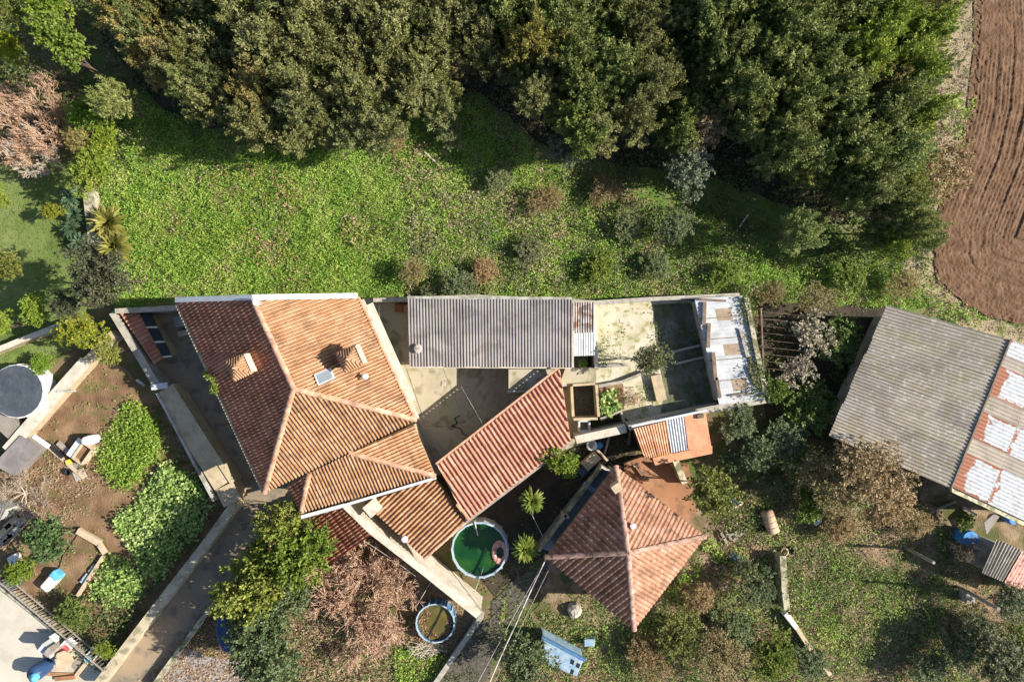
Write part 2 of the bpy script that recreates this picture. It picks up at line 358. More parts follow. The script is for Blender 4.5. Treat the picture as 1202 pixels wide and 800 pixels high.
def tree(name, px, py, rpx, zc, crown, label, cat='tree', group=None, tint=(1, 1, 1), flat=1.0, trunk=True, lean=0.0):
    c = P(px, py, zc); r = m_px(rpx, zc)
    root = empty(name, (c.x, c.y, 0), label, cat, group)
    if trunk:
        t = put(rnd.choice(TRUNKS), 'trunk', root, (c.x, c.y, -.05), (0, 0, rnd.uniform(0, 6.28)), (r * .9, r * .9, zc * .95))
    o = put(crown, 'crown' if trunk else 'foliage', root, c, (0, 0, rnd.uniform(0, 6.28)), (r, r, r * flat))
    o.color = (*tint, 1)
    return root

def in_poly(x, y, poly):
    inside = np.zeros(len(x), bool); n = len(poly)
    for i in range(n):
        x1, y1 = poly[i]; x2, y2 = poly[(i + 1) % n]
        if y1 == y2: continue
        c = ((y1 > y) != (y2 > y)) & (x < (x2 - x1) * (y - y1) / (y2 - y1) + x1); inside ^= c
    return inside
def patch_noise(x, y, s, seed):
    g = np.random.default_rng(seed); v = np.zeros(len(x))
    for k in range(6):
        a = g.uniform(0, 6.28); f = s * g.uniform(.5, 2.2); v += np.sin((x * math.cos(a) + y * math.sin(a)) * f + g.uniform(0, 6.28))
    return v / 6
def scatter(name, poly, per_m2, m, leaf=(.14, .07), clump=6, h=.12, spread=.12, up=.6, z=0.02, holes=None, dens=None, seed=1, label=None, cat=None, kind='stuff', thr=None, dome=0):
    """low plants over a px polygon: clumps of leaf faces, joined into one object of stuff"""
    g = np.random.default_rng(seed)
    pw = [P(x, y, z if z > .3 else 0) for x, y in poly]; xs = [p.x for p in pw]; ys = [p.y for p in pw]
    nb = int((max(xs) - min(xs)) * (max(ys) - min(ys)) * per_m2 / clump)
    x = g.uniform(min(xs), max(xs), nb); y = g.uniform(min(ys), max(ys), nb)
    k = in_poly(x, y, [(p.x, p.y) for p in pw])
    for hp in holes or []: k &= ~in_poly(x, y, [(P(a, b).x, P(a, b).y) for a, b in hp])
    pn = patch_noise(x, y, 1.2, seed)
    if thr is not None: k &= (pn + g.normal(size=nb) * .18) > thr
    x, y, pn = x[k], y[k], pn[k]; n = len(x)
    idx = np.repeat(np.arange(n), clump); N = len(idx)
    hh = h * (.4 + 1.3 * g.uniform(0, 1, n) ** 1.5) * (1 + .8 * pn)
    C = np.stack([x[idx] + g.normal(size=N) * spread, y[idx] + g.normal(size=N) * spread, z + np.abs(hh[idx]) * g.uniform(0, 1, N)], 1)
    D = unit(g.normal(size=(N, 3)) + np.array([0, 0, up]))
    D[:, 2] = np.abs(D[:, 2])
    sz = g.uniform(.6, 1.35, N)
    V, Fq = leaves(C, D, leaf[0] * sz, leaf[1] * sz, np.array([0, 0, 1.0]), .5)
    o0 = V.mean(0); o0[2] = 0
    o = put(np_mesh(name, V - o0, Fq, m), name, None, o0)
    return props(o, label, cat, None, kind)

# ------------------------------------------------------------------ roofs
def newell(poly):
    n = Vector((0, 0, 0))
    for i in range(len(poly)):
        a, b = poly[i], poly[(i + 1) % len(poly)]
        n += Vector(((a.y - b.y) * (a.z + b.z), (a.z - b.z) * (a.x + b.x), (a.x - b.x) * (a.y + b.y)))
    n.normalize(); return n if n.z > 0 else -n
PROF = [(0.0, -.3), (.23, -.22), (.25, .25), (.32, .75), (.5, 1.0), (.68, .75), (.75, .25), (.77, -.22)]
NP = len(PROF) + 1
def tile_plane(root, poly, m, pitch=.205, course=.36, amp=.12, step=.022, down=None):
    """one roof slope: a deck (part roof) carrying its courses of barrel tiles (sub-part)"""
    nrm = newell(poly); c = sum(poly, Vector()) / len(poly)
    if down is None: down = Vector((0, 0, -1))
    dn = (down - nrm * down.dot(nrm)).normalized(); ac = nrm.cross(dn).normalized()
    q = [((p - c).dot(ac), (p - c).dot(dn)) for p in poly]
    mb = MB(); flat = [c + ac * u + dn * v for u, v in q]
    mb.prism([p - nrm * .012 for p in flat], dz=.10)
    deck = mb.build('roof', m, root)
    umin = min(u for u, v in q); umax = max(u for u, v in q)
    def vr(u):
        vs = []
        for i in range(len(q)):
            (u1, v1), (u2, v2) = q[i], q[(i + 1) % len(q)]
            if (u1 <= u <= u2 or u2 <= u <= u1) and abs(u2 - u1) > 1e-6: vs.append(v1 + (v2 - v1) * (u - u1) / (u2 - u1))
        return (min(vs), max(vs)) if len(vs) >= 2 else None
    us = []; i = 0
    while umin + i * pitch < umax:
        for t, z in PROF + [(.999, -.3)]: us.append((umin + (i + t) * pitch, z * amp))
        i += 1
    us = [(u, z) for u, z in us if umin <= u <= umax]
    vmax = max(v for u, v in q); vmin = min(v for u, v in q); nc = int((vmax - vmin) / course) + 1
    V = []; Fq = []
    rng = [vr(u) for u, z in us]; jit = 0.0
    sag = random.Random(int(abs(c.x * 100)))
    colj = [sag.uniform(-.008, .008) for _ in range(len(us) // NP + 2)]
    for j in range(nc):
        vb = vmax - j * course; vt = vb - course - .02
        prev = None
        for k, (u, z) in enumerate(us):
            if rng[k] is None: prev = None; continue
            a, b = rng[k]; lo = min(max(vt, a), b); hi = min(max(vb, a), b)
            if hi - lo < 1e-4: prev = None; continue
            if k % NP == 0: prev = None; jit = sag.uniform(-.006, .006)
            zz = z + colj[k // NP] + jit
            V.append(c + ac * u + dn * hi + nrm * (zz + step)); V.append(c + ac * u + dn * lo + nrm * zz)
            V.append(c + ac * u + dn * hi + nrm * (zz + step - .03))
            i0 = len(V) - 3
            if prev is not None:
                Fq.append((prev, i0, i0 + 1, prev + 1)); Fq.append((prev + 2, i0 + 2, i0, prev))
            prev = i0
    loc = ORG[deck.name]
    me = np_mesh('roof_tiles', np.array([tuple(v - loc) for v in V]), np.array(Fq), m, False)
    t = put(me, 'roof_tiles', deck, loc); t['kind'] = 'stuff'
    return deck
def ridge_mesh(m, L=.42, r=.115):
    mb = MB(); n = 8; vs = []
    for x, rr in ((-L / 2, r * .92), (L / 2, r * 1.1)):
        for i in range(n + 1):
            t = math.pi * (i / n); vs.append(Vector((x, math.cos(t) * rr, math.sin(t) * rr * .8 - .02)))
    k = n + 1
    mb.add(vs, [(i, i + 1, k + i + 1, k + i) for i in range(n)] + [tuple(range(k - 1, -1, -1)), tuple(range(k, 2 * k))])
    me = bpy.data.meshes.new('ridge_tile'); me.from_pydata(mb.v, [], mb.f); me.materials.append(m); return me
M['ridge'] = mat('ridge', [(.44, .24, .15), (.52, .31, .20), (.57, .38, .27)], 3, bump=.3, bscale=25, objcol=True, stain=((.16, .11, .07), 4, .6, .6))
M['ridge_old'] = mat('ridge_old', [(.36, .21, .165), (.44, .27, .21), (.52, .36, .29)], 3, bump=.3, bscale=25, objcol=True, stain=((.14, .10, .06), 4, .54, .7))
RIDGE = {k: ridge_mesh(M[{'tile_old': 'ridge_old'}.get(k, 'ridge')]) for k in ('ridge', 'tile_old', 'tile_brown', 'tile_orange')}
RIDGE_THIN = {k: ridge_mesh(M[{'tile_old': 'ridge_old'}.get(k, 'ridge')], .36, .07) for k in ('ridge', 'tile_old', 'tile_brown', 'tile_orange')}
def ridge_line(root, a, b, m='ridge', lift=.05, thin=False):
    d = b - a; L = d.length; n = max(1, int(L / (.36 if not thin else .31))); x = d.normalized()
    y = Vector((0, 0, 1)).cross(x).normalized(); z = x.cross(y)
    for i in range(n):
        p = a + d * ((i + .5) / n) + z * (lift + rnd.uniform(-.008, .008))
        R = Matrix((x, y, z)).transposed() @ Matrix.Rotation(rnd.uniform(-.09, .09), 3, 'Z') @ Matrix.Rotation(.03, 3, 'Y')
        t = rnd.uniform(.72, 1.1); put((RIDGE_THIN if thin else RIDGE)[m], 'ridge_tile', root, p, R.to_euler()).color = (t, t * rnd.uniform(.93, 1.05), t, 1)
def eave_body(root, poly, m, inset=.3, drop=.12, z0=-.1):
    """house walls: the roof outline drawn in, down to the ground"""
    c = sum(poly, Vector()) / len(poly); pts = []
    for p in poly:
        d = Vector((p.x - c.x, p.y - c.y, 0)); k = max(0, 1 - inset * 1.3 / max(.1, d.length))
        pts.append(Vector((c.x + d.x * k, c.y + d.y * k, p.z - drop)))
    mb = MB(); mb.prism(pts, z0=z0); return mb.build('wall', m, root)
def lerp2(c, u, v):
    return (c[0] * (1 - u) + c[1] * u) * (1 - v) + (c[3] * (1 - u) + c[2] * u) * v
def sheets(root, c, na, ns, pitch, amp, matf, name='roof_sheet', thick=.012, wave_along=True):
    """corrugated sheets over the quad c = [c00, c10, c11, c01]; u runs across the corrugations, v along them; every sheet one part"""
    W = ((c[1] - c[0]).length + (c[2] - c[3]).length) / 2
    for i in range(na):
        for j in range(ns):
            u0, u1 = i / na, (i + 1) / na; v0, v1 = j / ns - (rnd.uniform(0, .012) if j == 0 else 0), min(1, (j + 1) / ns + .02) + (rnd.uniform(-.006, .010) if j == ns - 1 else 0)
            n = max(2, int((u1 - u0) * W / pitch * 6)); lift = .014 * (i % 2) + .016 * (ns - j) + rnd.uniform(0, .006)
            mb = MB(); vs = []; kv = 4
            tw = [rnd.uniform(-.012, .012) for _ in range(kv + 1)]
            for b in range(kv + 1):
                for a in range(n + 1):
                    u = u0 + (u1 - u0) * a / n + (.004 if a == n else 0); v = v0 + (v1 - v0) * b / kv
                    p = lerp2(c, u, v); p.z += lift + amp * math.cos(2 * math.pi * u * W / pitch) + tw[b] * (a / n - .5); vs.append(p)
            mb.add(vs, [(b * (n + 1) + a, b * (n + 1) + a + 1, (b + 1) * (n + 1) + a + 1, (b + 1) * (n + 1) + a) for b in range(kv) for a in range(n)])
            m = matf(i, j); o = mb.build(name, m, root, smooth=True); tv = rnd.uniform(.86, 1.08); o.color = (tv, tv, tv * rnd.uniform(.96, 1.03), 1)
            uv = o.data.uv_layers.new(name='UVMap')
            co = {k: ((k % (n + 1)) / n, (k // (n + 1)) / kv) for k in range(len(vs))}
            for lp in o.data.loops: uv.data[lp.index].uv = co[lp.vertex_index]

# ================================================================== THE GROUND
g0 = MB(); g0.add([(-600, -600, 0), (600, -600, 0), (600, 600, 0), (-600, 600, 0)], [(0, 1, 2, 3)])
props(g0.build('ground', M['ground'], loc=(0, 0, 0)), kind='structure')
sheet('meadow', [(95, 90), (600, 60), (1000, 250), (1110, 300), (1230, 380), (1230, 420), (1040, 372), (700, 362), (440, 360), (135, 372), (120, 300)], M['meadow'], 5)
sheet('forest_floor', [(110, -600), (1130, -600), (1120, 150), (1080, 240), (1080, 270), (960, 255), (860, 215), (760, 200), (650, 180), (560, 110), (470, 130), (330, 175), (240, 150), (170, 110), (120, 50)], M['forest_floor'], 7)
sheet('lawn', [(-200, 190), (80, 190), (105, 240), (108, 330), (100, 400), (-200, 520)], M['lawn'], 4)
sheet('field_verge', [(1085, -600), (1150, -600), (1150, 120), (1132, 180), (1105, 250), (1098, 320), (1150, 375), (1230, 385), (1230, 420), (1100, 370), (1050, 300), (1060, 200), (1085, 120)], M['verge'], 4)
sheet('garden_soil', [(-160, 700), (0, 555), (105, 430), (135, 425), (200, 470), (290, 590), (116, 800), (40, 890)], M['soil'], 3)
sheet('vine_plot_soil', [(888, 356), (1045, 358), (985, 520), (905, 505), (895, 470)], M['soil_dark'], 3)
sheet('orchard_soil', [(150, 890), (345, 590), (445, 630), (565, 730), (500, 830)], M['leafsoil'], 4)
sheet('back_garden_soil', [(590, 900), (640, 650), (760, 640), (830, 590), (1000, 520), (1110, 570), (1400, 690), (1400, 900)], M['leafsoil'], 5)
sheet('gravel_path', [(470, 860), (562, 735), (600, 680), (640, 655), (642, 680), (596, 735), (545, 860)], M['gravel'], 6)
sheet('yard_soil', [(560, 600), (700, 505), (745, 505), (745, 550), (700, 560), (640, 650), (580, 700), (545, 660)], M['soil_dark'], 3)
sheet('gravel_yard', [(130, 860), (190, 775), (215, 760), (285, 775), (300, 860)], M['gravel_pale'], 4)
sheet('drive', [(135, 362), (330, 362), (420, 520), (420, 600), (345, 590), (168, 812), (120, 880), (60, 880), (285, 590), (180, 440)], M['drive'])
props(bpy.data.objects['drive'], kind='structure'); bpy.data.objects['drive'].name = 'driveway'
sheet('patio', [(733, 540), (772, 532), (808, 545), (818, 600), (800, 625), (730, 600)], M['patio'])
sheet('terrace', [(-60, 640), (0, 688), (128, 795), (100, 840), (-60, 840)], M['terrace'])
ct_ = sheet('courtyard', [(425, 350), (690, 350), (690, 520), (500, 560), (470, 480)], M['court'])
# concrete slabs of the courtyard, cast bay by bay
cz = ZL[0] + .025
rows = [[(440, 352), (477, 432), (500, 500), (520, 560)], [(520, 352), (520, 432), (548, 500), (560, 552)], [(575, 352), (575, 432), (592, 500), (600, 545)], [(640, 352), (640, 432), (640, 500), (640, 535)], [(672, 352), (672, 432), (672, 500), (672, 525)]]
for i in range(4):
    for j in range(3):
        q = [Vector(P(*rows[a][b], cz)) for a, b in ((i, j), (i + 1, j), (i + 1, j + 1), (i, j + 1))]
        c = sum(q, Vector()) / 4; q = [p + (c - p).normalized() * .016 for p in q]
        q = [Vector((p.x, p.y, cz + rnd.uniform(-.003, .003))) for p in q]
        sl = MB().prism(q, dz=.04).build('slab', M['court'], ct_)

# ploughed field: furrows in relief, following the field edge
def plough():
    edge = np.array([(1143, -420), (1143, 0), (1144, 60), (1141, 120), (1128, 170), (1110, 215), (1094, 255), (1090, 300), (1100, 335), (1128, 360), (1165, 375), (1210, 385), (1300, 400), (1700, 450)], float)
    ew = np.array([tuple(P(a, b)) for a, b in edge])[:, :2]
    def dist(x, y):
        d = np.full(x.shape, 1e9)
        for (ax, ay), (bx, by) in zip(ew[:-1], ew[1:]):
            dx, dy = bx - ax, by - ay; t = np.clip(((x - ax) * dx + (y - ay) * dy) / (dx * dx + dy * dy), 0, 1)
            d = np.minimum(d, np.hypot(x - ax - t * dx, y - ay - t * dy))
        return d
    X0, X1, Y0, Y1, st = 20.3, 30.0, 0.3, 22.0, .055
    xs = np.arange(X0, X1, st); ys = np.arange(Y0, Y1, st); X, Y = np.meshgrid(xs, ys)
    poly = [tuple(p) for p in ew] + [(60.0, 60.0), (ew[0][0], 60.0)]
    D = dist(X.ravel(), Y.ravel()).reshape(X.shape); inside = in_poly(X.ravel(), Y.ravel(), poly).reshape(X.shape) & (D > .12 + .16 * np.sin(X * 5.1 + Y * 3.3) * np.sin(Y * 4.7 - X * 2.1) + .06 * np.sin(Y * 17 + X * 11))
    g = np.random.default_rng(3)
    w = sum(np.sin((X * math.cos(a) + Y * math.sin(a)) * f + ph) for a, f, ph in [(g.uniform(0, 6.28), g.uniform(.6, 2.6), g.uniform(0, 6.28)) for _ in range(7)]) / 7
    Dw = D + w * .12
    amp = np.clip(.7 + w * 1.3, .3, 1.1)
    Z = .021 * np.sin(Dw * 2 * math.pi / .19) * amp
    for k, (o, dd) in enumerate([(1.15, .05), (1.85, .04), (2.5, .07), (2.95, .06), (4.1, .05), (5.2, .06)]): Z -= (dd * np.exp(-((Dw - o) / .06) ** 2) - .6 * dd * np.exp(-((Dw - o - .16) / .07) ** 2)) * np.clip(.7 + 2.5 * np.roll(w, 40 * k, 0), 0, 1.3)
    n = g.normal(size=X.shape); n = (n + np.roll(n, 1, 0) + np.roll(n, 1, 1) + np.roll(n, (1, 1), (0, 1))) / 4
    Z += n * .027 + .10
    V = np.stack([X, Y, Z], -1).reshape(-1, 3); idx = np.arange(X.size).reshape(X.shape)
    cell = inside[:-1, :-1] & inside[1:, :-1] & inside[:-1, 1:] & inside[1:, 1:]
    Fq = np.stack([idx[:-1, :-1], idx[:-1, 1:], idx[1:, 1:], idx[1:, :-1]], -1)[cell]
    used = np.unique(Fq); remap = np.zeros(len(V), int); remap[used] = np.arange(len(used))
    props(put(np_mesh('ploughed_field', V[used], remap[Fq], M['plough'], True), 'ploughed_field'), kind='structure')
    sheet('field_soil', [(1143, -600), (1143, 60), (1128, 180), (1098, 255), (1098, 330), (1160, 372), (1300, 400), (2600, 450), (2600, -600)], M['plough'])
plough()

# ================================================================== MAIN HOUSE
E1, R1 = 4.2, 6.3
hb = P(330, 470, 0)
house = empty('house', (hb.x, hb.y, 0), 'large house with an orange clay tile hip roof, two tiled chimneys and a skylight', 'house')
a, b, n_, e, p, w = P(208, 353, E1), P(297, 351, R1), P(421, 349, E1), P(488, 492, E1), P(345, 456, R1), P(311, 577, E1)
tile_plane(house, [a, w, p, b], M['tile_brown'], .142, amp=.085); tile_plane(house, [b, p, e, n_], M['tile_orange'], .145, amp=.085); tile_plane(house, [p, w, e], M['tile_orange'], .16, amp=.09)
eave_body(house, [a, w, e, n_], M['wall_cream'], .45)
mb = MB(); mb.prism([P(300, 353, 6.05), P(214, 354, 4.1), P(416, 350, 4.1)], z0=3.9); mb.build('wall', M['wall_cream'], house)   # north gable behind the parapet
r1, r2, r3, r4, r5, r6 = P(363, 555, 4.12), P(410, 531, 4.12), P(486, 498, 3.4), P(511, 558, 3.4), P(354, 600, 3.4), P(336, 571, 3.4)
tile_plane(house, [r1, r5, r4, r2], M['tile_orange'], .152, amp=.085); tile_plane(house, [r2, r4, r3], M['tile_orange'], .155, amp=.085); tile_plane(house, [r1, r6, r5], M['tile_brown'], .15, amp=.085)
eave_body(house, [r6, r5, r4, r3], M['wall_cream'], .35)
ae = [P(425, 589, 2.65), P(511, 561, 2.25), P(548, 611, 2.25), P(498, 655, 2.65), P(440, 607, 2.65)]
tile_plane(house, [P(428, 590, 2.3), P(511, 561, 1.85), P(548, 611, 1.85), P(498, 655, 2.3)], M['tile_orange'], .19, amp=.10)
tile_plane(house, [P(402, 594, 2.3), P(437, 627, 2.3), P(383, 665, 1.8), P(352, 606, 1.8)], M['tile_brown'], .16, amp=.09)
eave_body(house, [P(428, 590, 2.1), P(511, 561, 1.8), P(548, 611, 1.8), P(498, 655, 2.1)], M['wall_cream'], .3)
eave_body(house, [P(402, 594, 2.1), P(437, 627, 2.1), P(383, 665, 1.75), P(352, 606, 1.75)], M['wall_cream'], .3)
for (x, y, m, th) in ((b, p, 'ridge', 0), (p, w, 'ridge', 0), (p, e, 'ridge', 0), (r2, r4, 'ridge', 0), (r1, r5, 'ridge', 0), (P(548, 611, 1.87), P(498, 655, 2.31), 'tile_orange', 1), (n_, e, 'tile_orange', 1)):
    ridge_line(house, x, y, m, thin=bool(th))
# gutters and copings
def bar(px0, px1, z0, z1, wd, ht, m, name, root, dz=0):
    A, B = P(*px0, z0), P(*px1, z1); d = B - A; s = Vector((-d.y, d.x, 0)).normalized() * wd / 2; up = Vector((0, 0, ht))
    mb = MB(); mb.hexa([A - s, A + s, B + s, B - s], [A - s + up, A + s + up, B + s + up, B - s + up]); return mb.build(name, M[m], root)
bar((207, 352), (297, 349), 4.2, 6.32, .22, .12, 'metal_white', 'coping', house)
bar((298, 349), (420, 347), 6.32, 4.22, .22, .12, 'metal_white', 'coping', house)
bar((425, 352), (490, 491), 4.02, 4.02, .19, .12, 'wall_white', 'gutter', house)
bar((434, 357), (484, 470), 2.3, 2.3, .34, .14, 'wall_white', 'ledge', house)
bar((354, 606), (405, 592), 3.34, 3.34, .16, .10, 'metal_white', 'gutter', house)
bar((405, 592), (512, 560), 3.34, 3.34, .12, .10, 'metal_white', 'gutter', house)
bar((208, 357), (310, 578), 4.1, 4.1, .12, .08, 'wall_cream', 'gutter', house)
def chimney(px, py, z, rz):
    c = P(px, py, z); s = .34
    mb = MB(); mb.box((c.x, c.y, z - .55), (.62, .62, 1.1), rz); st = mb.build('chimney', M['wall_cream'], house)
    R = Matrix.Rotation(rz, 3, 'Z'); k = .44
    cor = [c + R @ Vector(v) for v in ((-k, -k, 0), (k, -k, 0), (k, k, 0), (-k, k, 0))]
    ap = c + Vector((0, 0, .5))
    for i in range(4):
        MB().prism([cor[i], cor[(i + 1) % 4], ap], dz=.04).build('chimney_cap', M['tile_orange'], st)
        q = (cor[i] + cor[(i + 1) % 4]) / 2
        for t in (.12, .25, .38, .5, .62, .75, .88):      # tile rolls of the little roof
            A = cor[i].lerp(cor[(i + 1) % 4], t); B = A + (ap - q) * (1 - abs(2 * t - 1))
            MB().cyl(A + Vector((0, 0, .02)), B + Vector((0, 0, .02)), .04, n=6).build('tile', M['tile_orange'], st)
    MB().cyl(ap, ap + Vector((0, 0, .2)), .05, .02, 6).build('finial', M['ridge'], st)
    MB().box((c.x + .48 * math.cos(rz), c.y + .48 * math.sin(rz), z - .1), (.1, .8, .5), rz).build('vent_panel', M['wall_white'], st)
chimney(281, 431, 5.95, .42); chimney(411, 421, 6.1, .42)
# skylight
def plane_z(poly, x, y):
    n = newell(poly); c = poly[0]; return c.z - (n.x * (x - c.x) + n.y * (y - c.y)) / n.z
east = [b, p, e, n_]
def on_east(px, py):
    z = 5.2
    for _ in range(6):
        q = P(px, py, z); z = plane_z(east, q.x, q.y)
    return P(px, py, z)
q = [on_east(*t) for t in ((368, 440), (387, 432), (392, 444), (373, 453))]; nn = newell(east)
sk = MB().prism([v + nn * .12 for v in q], dz=.14).build('skylight', M['metal_white'], house)
qc = sum(q, Vector()) / 4
MB().prism([v.lerp(qc, .16) + nn * .135 for v in q], dz=.02).build('pane', M['glass'], sk)
v = on_east(431, 441); vp = MB(); vp.cyl(v - nn * .1, v + Vector((0, 0, .42)), .07, n=10); vp.cyl(v + Vector((0, 0, .42)), v + Vector((0, 0, .5)), .15, .10, 12)
vp.build('vent_pipe', M['metal_white'], house)
v = on_east(306, 355); MB().cyl(v, v + Vector((0, 0, .5)), .03, n=6).build('mast', M['metal_white'], house)
MB().lathe(v + Vector((.05, 0, .5)), [(.02, .0), (.10, .02), (.16, .06), (.155, .07), (.09, .035), (.01, .02)], 14).build('satellite_dish', M['white'], house)
c = P(436, 597, 2.9); MB().box((c.x, c.y, 2.5), (.55, .6, .85), .7).build('chimney', M['wall_white'], house)
c = P(475, 632, 2.5); MB().cyl((c.x, c.y, 1.9), (c.x, c.y, 2.55), .1, .1, 10).cyl((c.x, c.y, 2.55), (c.x, c.y, 2.62), .17, .12, 10).build('vent_pipe', M['metal_white'], house)
# plants growing in the eave gutter of the house
for k, (x, y) in enumerate(((247, 442), (253, 455))):
    o = scatter('gutter_plant', [(x - 3, y - 4), (x + 4, y - 4), (x + 4, y + 4), (x - 3, y + 4)], 1500, M['leaf_lime'], (.13, .06), 30, .1, .05, .8, 0, seed=60 + k, kind='thing')
    q = P(x, y, 4.32); o.location = q
    props(o, ('upper' if k == 0 else 'lower') + ' tuft of weeds growing out of the brown eave of the large house', 'plant', 'weeds on the eave')

# red roofed annex
A, B, D_, C_ = P(657, 433, 2.45), P(513, 545, 2.4), P(548, 611, 2.1), P(670, 517, 2.15)
q = P(600, 520, 0)
annex = empty('annex_house', (q.x, q.y, 0), 'low annex with a long reddish pink ribbed roof joined to the orange roofed house', 'annex')
tile_plane(annex, [A, B, D_, C_], M['tile_red'], .215, .5, .10)
eave_body(annex, [A, B, D_, C_], M['wall_cream'], .25)
bar((655, 432), (512, 544), 2.47, 2.43, .10, .08, 'ridge', 'roof_edge', annex)
bar((671, 518), (548, 612), 2.05, 2.02, .12, .08, 'wood_grey', 'gutter', annex)
# firewall running on from the house
wall('firewall', [(406, 593), (438, 624), (500, 672), (562, 722)], 2.5, .30, 'wall_white', 'long white stained wall running from the house roof past the green pool', cop=.04, cop_m='wall_white', z_end=2.1)

# ================================================================== SHEDS AND BARN
q = P(575, 395, 0)
carport = empty('carport', (q.x, q.y, 0), 'long open shed with a grey corrugated roof between the house and the pens', 'shed')
sheets(carport, [P(479, 351, 2.5), P(671, 352, 2.5), P(671, 431, 2.3), P(481, 430, 2.3)], 9, 2, .142, .024, lambda i, j: M['sheet_grey'])
bar((481, 430), (671, 431), 2.1, 2.1, .1, .14, 'wall_white', 'beam', carport)
bar((479, 350), (671, 351), 2.2, 2.2, .18, .2, 'wall_grey', 'beam', carport)
for x in (484, 540, 600, 664):
    c = P(x, 428, 2.1); MB().box((c.x, c.y, 1.03), (.14, .14, 2.1)).build('post', M['wood_grey'], carport)
MB().prism([P(480, 352, 2.2), P(671, 352, 2.2), P(671, 357, 2.2), P(480, 357, 2.2)], z0=0).build('wall', M['wall_grey'], carport)
c = P(490, 409, 2.62); MB().lathe((c.x, c.y, 2.52), [(.02, .12), (.14, .1), (.2, .02), (.12, -.04), (.03, -.05)], 9, 1, 1.2).build('stone', M['stone'])
props(bpy.data.objects['stone'], 'round grey stone weighing down the west edge of the long corrugated roof', 'stone')
q = P(684, 385, 0)
shed2 = empty('lean_to', (q.x, q.y, 0), 'small lean-to of rusty and pale corrugated sheets beside the long grey shed roof', 'shed')
sheets(shed2, [P(673, 355, 2.25), P(696, 355, 2.25), P(696, 390, 2.15), P(673, 391, 2.15)], 2, 1, .115, .024, lambda i, j: M['sheet_rusty'])
sheets(shed2, [P(671, 391, 2.1), P(698, 390, 2.1), P(698, 417, 2.0), P(671, 418, 2.0)], 2, 1, .115, .010, lambda i, j: M['sheet_white'])
bar((670, 353), (672, 431), 2.15, 2.15, .12, .1, 'wall_white', 'beam', shed2)
MB().prism([P(673, 356, 2.05), P(697, 356, 2.05), P(697, 415, 1.95), P(673, 416, 1.95)], z0=0).build('wall', M['wall_grey'], shed2)

fr_ = MB().prism([P(597, 433, 1.9), P(655, 433, 1.9), P(629, 456, 1.9), P(597, 457, 1.9)], z0=0).build('flat_roof', M['court']); props(fr_, 'small flat concrete roof in the courtyard between the grey shed and the pink roof', 'flat roof')
MB().prism([P(596, 458, 1.95), P(630, 457, 1.95), P(627, 459, 1.95), P(596, 461, 1.95)], dz=.12).build('coping', M['coping'], fr_)

# walled pens on their terrace
PZ = .7
M['pen_moss_shade'] = mat('pen_moss_shade', [(.09, .095, .07), (.14, .145, .105), (.19, .18, .14)], 1.5, bump=.5, bscale=18, stain=((.07, .10, .035), 2.2, .53, .8))  # mossy grey floor tone with the pens' shade painted into the colour
pen = MB().prism([P(697, 354, PZ), P(846, 352, PZ), P(868, 474, PZ), P(740, 494, PZ), P(700, 470, PZ)], z0=-.05).build('pen_terrace', M['pen_floor'])
props(pen, kind='structure')
props(MB().prism([P(767, 357, PZ + .012), P(824, 355, PZ + .012), P(848, 473, PZ + .012), P(776, 484, PZ + .012), P(780, 462, PZ + .012), P(770, 400, PZ + .012)], dz=.02).build('pen_ground', M['pen_moss_shade']), kind='structure')  # dark floor sheet, its west edge drawn along the shed's cast shadow
wall('boundary_wall', [(438, 352), (560, 348), (700, 355), (760, 351), (868, 346)], 1.6, .14, 'wall_grey', 'long grey wall along the meadow behind the sheds and pens', cop=.05)
wall('pen_wall', [(698, 354), (700, 429)], 1.35, .14, 'wall_white', 'thin white wall between the lean-to and the mossy pen', cop=.02, cop_m='wall_white')
wall('pen_wall', [(698, 430), (738, 428)], 1.05, .14, 'wall_cream', 'short pale wall closing the south side of the mossy pen', cop=.02)
wall('pen_wall', [(789, 413), (822, 405)], .92, .09, 'wall_grey', 'short grey wall at the north side of the dark trench in the shaded pen', cop=.02)
wall('pen_wall', [(792, 427), (826, 419)], .92, .09, 'wall_grey', 'short grey wall at the south side of the dark trench in the shaded pen', cop=.02)
wall('low_wall', [(770, 440), (777, 470)], 1.0, .5, 'wall_cream', 'wide low pale wall stub south of the bush in the pens', z0=.5)
wall('low_wall', [(703, 453), (730, 448), (758, 437)], 1.0, .12, 'wall_cream', 'low edging wall along the north side of the leafy raised bed', z0=.5, cop=.02)
wall('south_wall', [(738, 501), (835, 480), (905, 468)], 1.9, .26, 'wall_grey', 'grey south wall of the pens running along the orange shed', cop=.05)
wall('sloping_wall', [(676, 516), (735, 503)], 1.6, .34, 'wall_white', 'white lit stretch of wall between the red roof and the orange shed', cop=.03, cop_m='wall_white', z_end=1.7)
# pit / tank by the red roof
q = P(686, 468, 0)
pit = empty('water_tank', (q.x, q.y, 0), 'rectangular walled tank with a dark shaded floor beside the red roof', 'tank')
for pa, pb in (((671, 452), (673, 490)), ((700, 450), (703, 490)), ((671, 452), (700, 450)), ((672, 492), (703, 491))):
    A_, B_ = P(*pa, 1.15), P(*pb, 1.15); d = B_ - A_; s = Vector((-d.y, d.x, 0)).normalized() * .06
    ex = d.normalized() * .055
    MB().prism([A_ - s + ex, B_ - s - ex, B_ + s - ex, A_ + s + ex], z0=0).build('wall', M['wall_cream'], pit)
MB().prism([P(672, 453, .1), P(700, 451, .1), P(702, 490, .1), P(673, 491, .1)], z0=-.05).build('floor', M['gravel'], pit)
tp = MB().prism([P(664, 431, .95), P(700, 431, .95), P(700, 449, .95), P(656, 454, .95)], z0=0).build('paved_ledge', M['court']); props(tp, kind='structure')
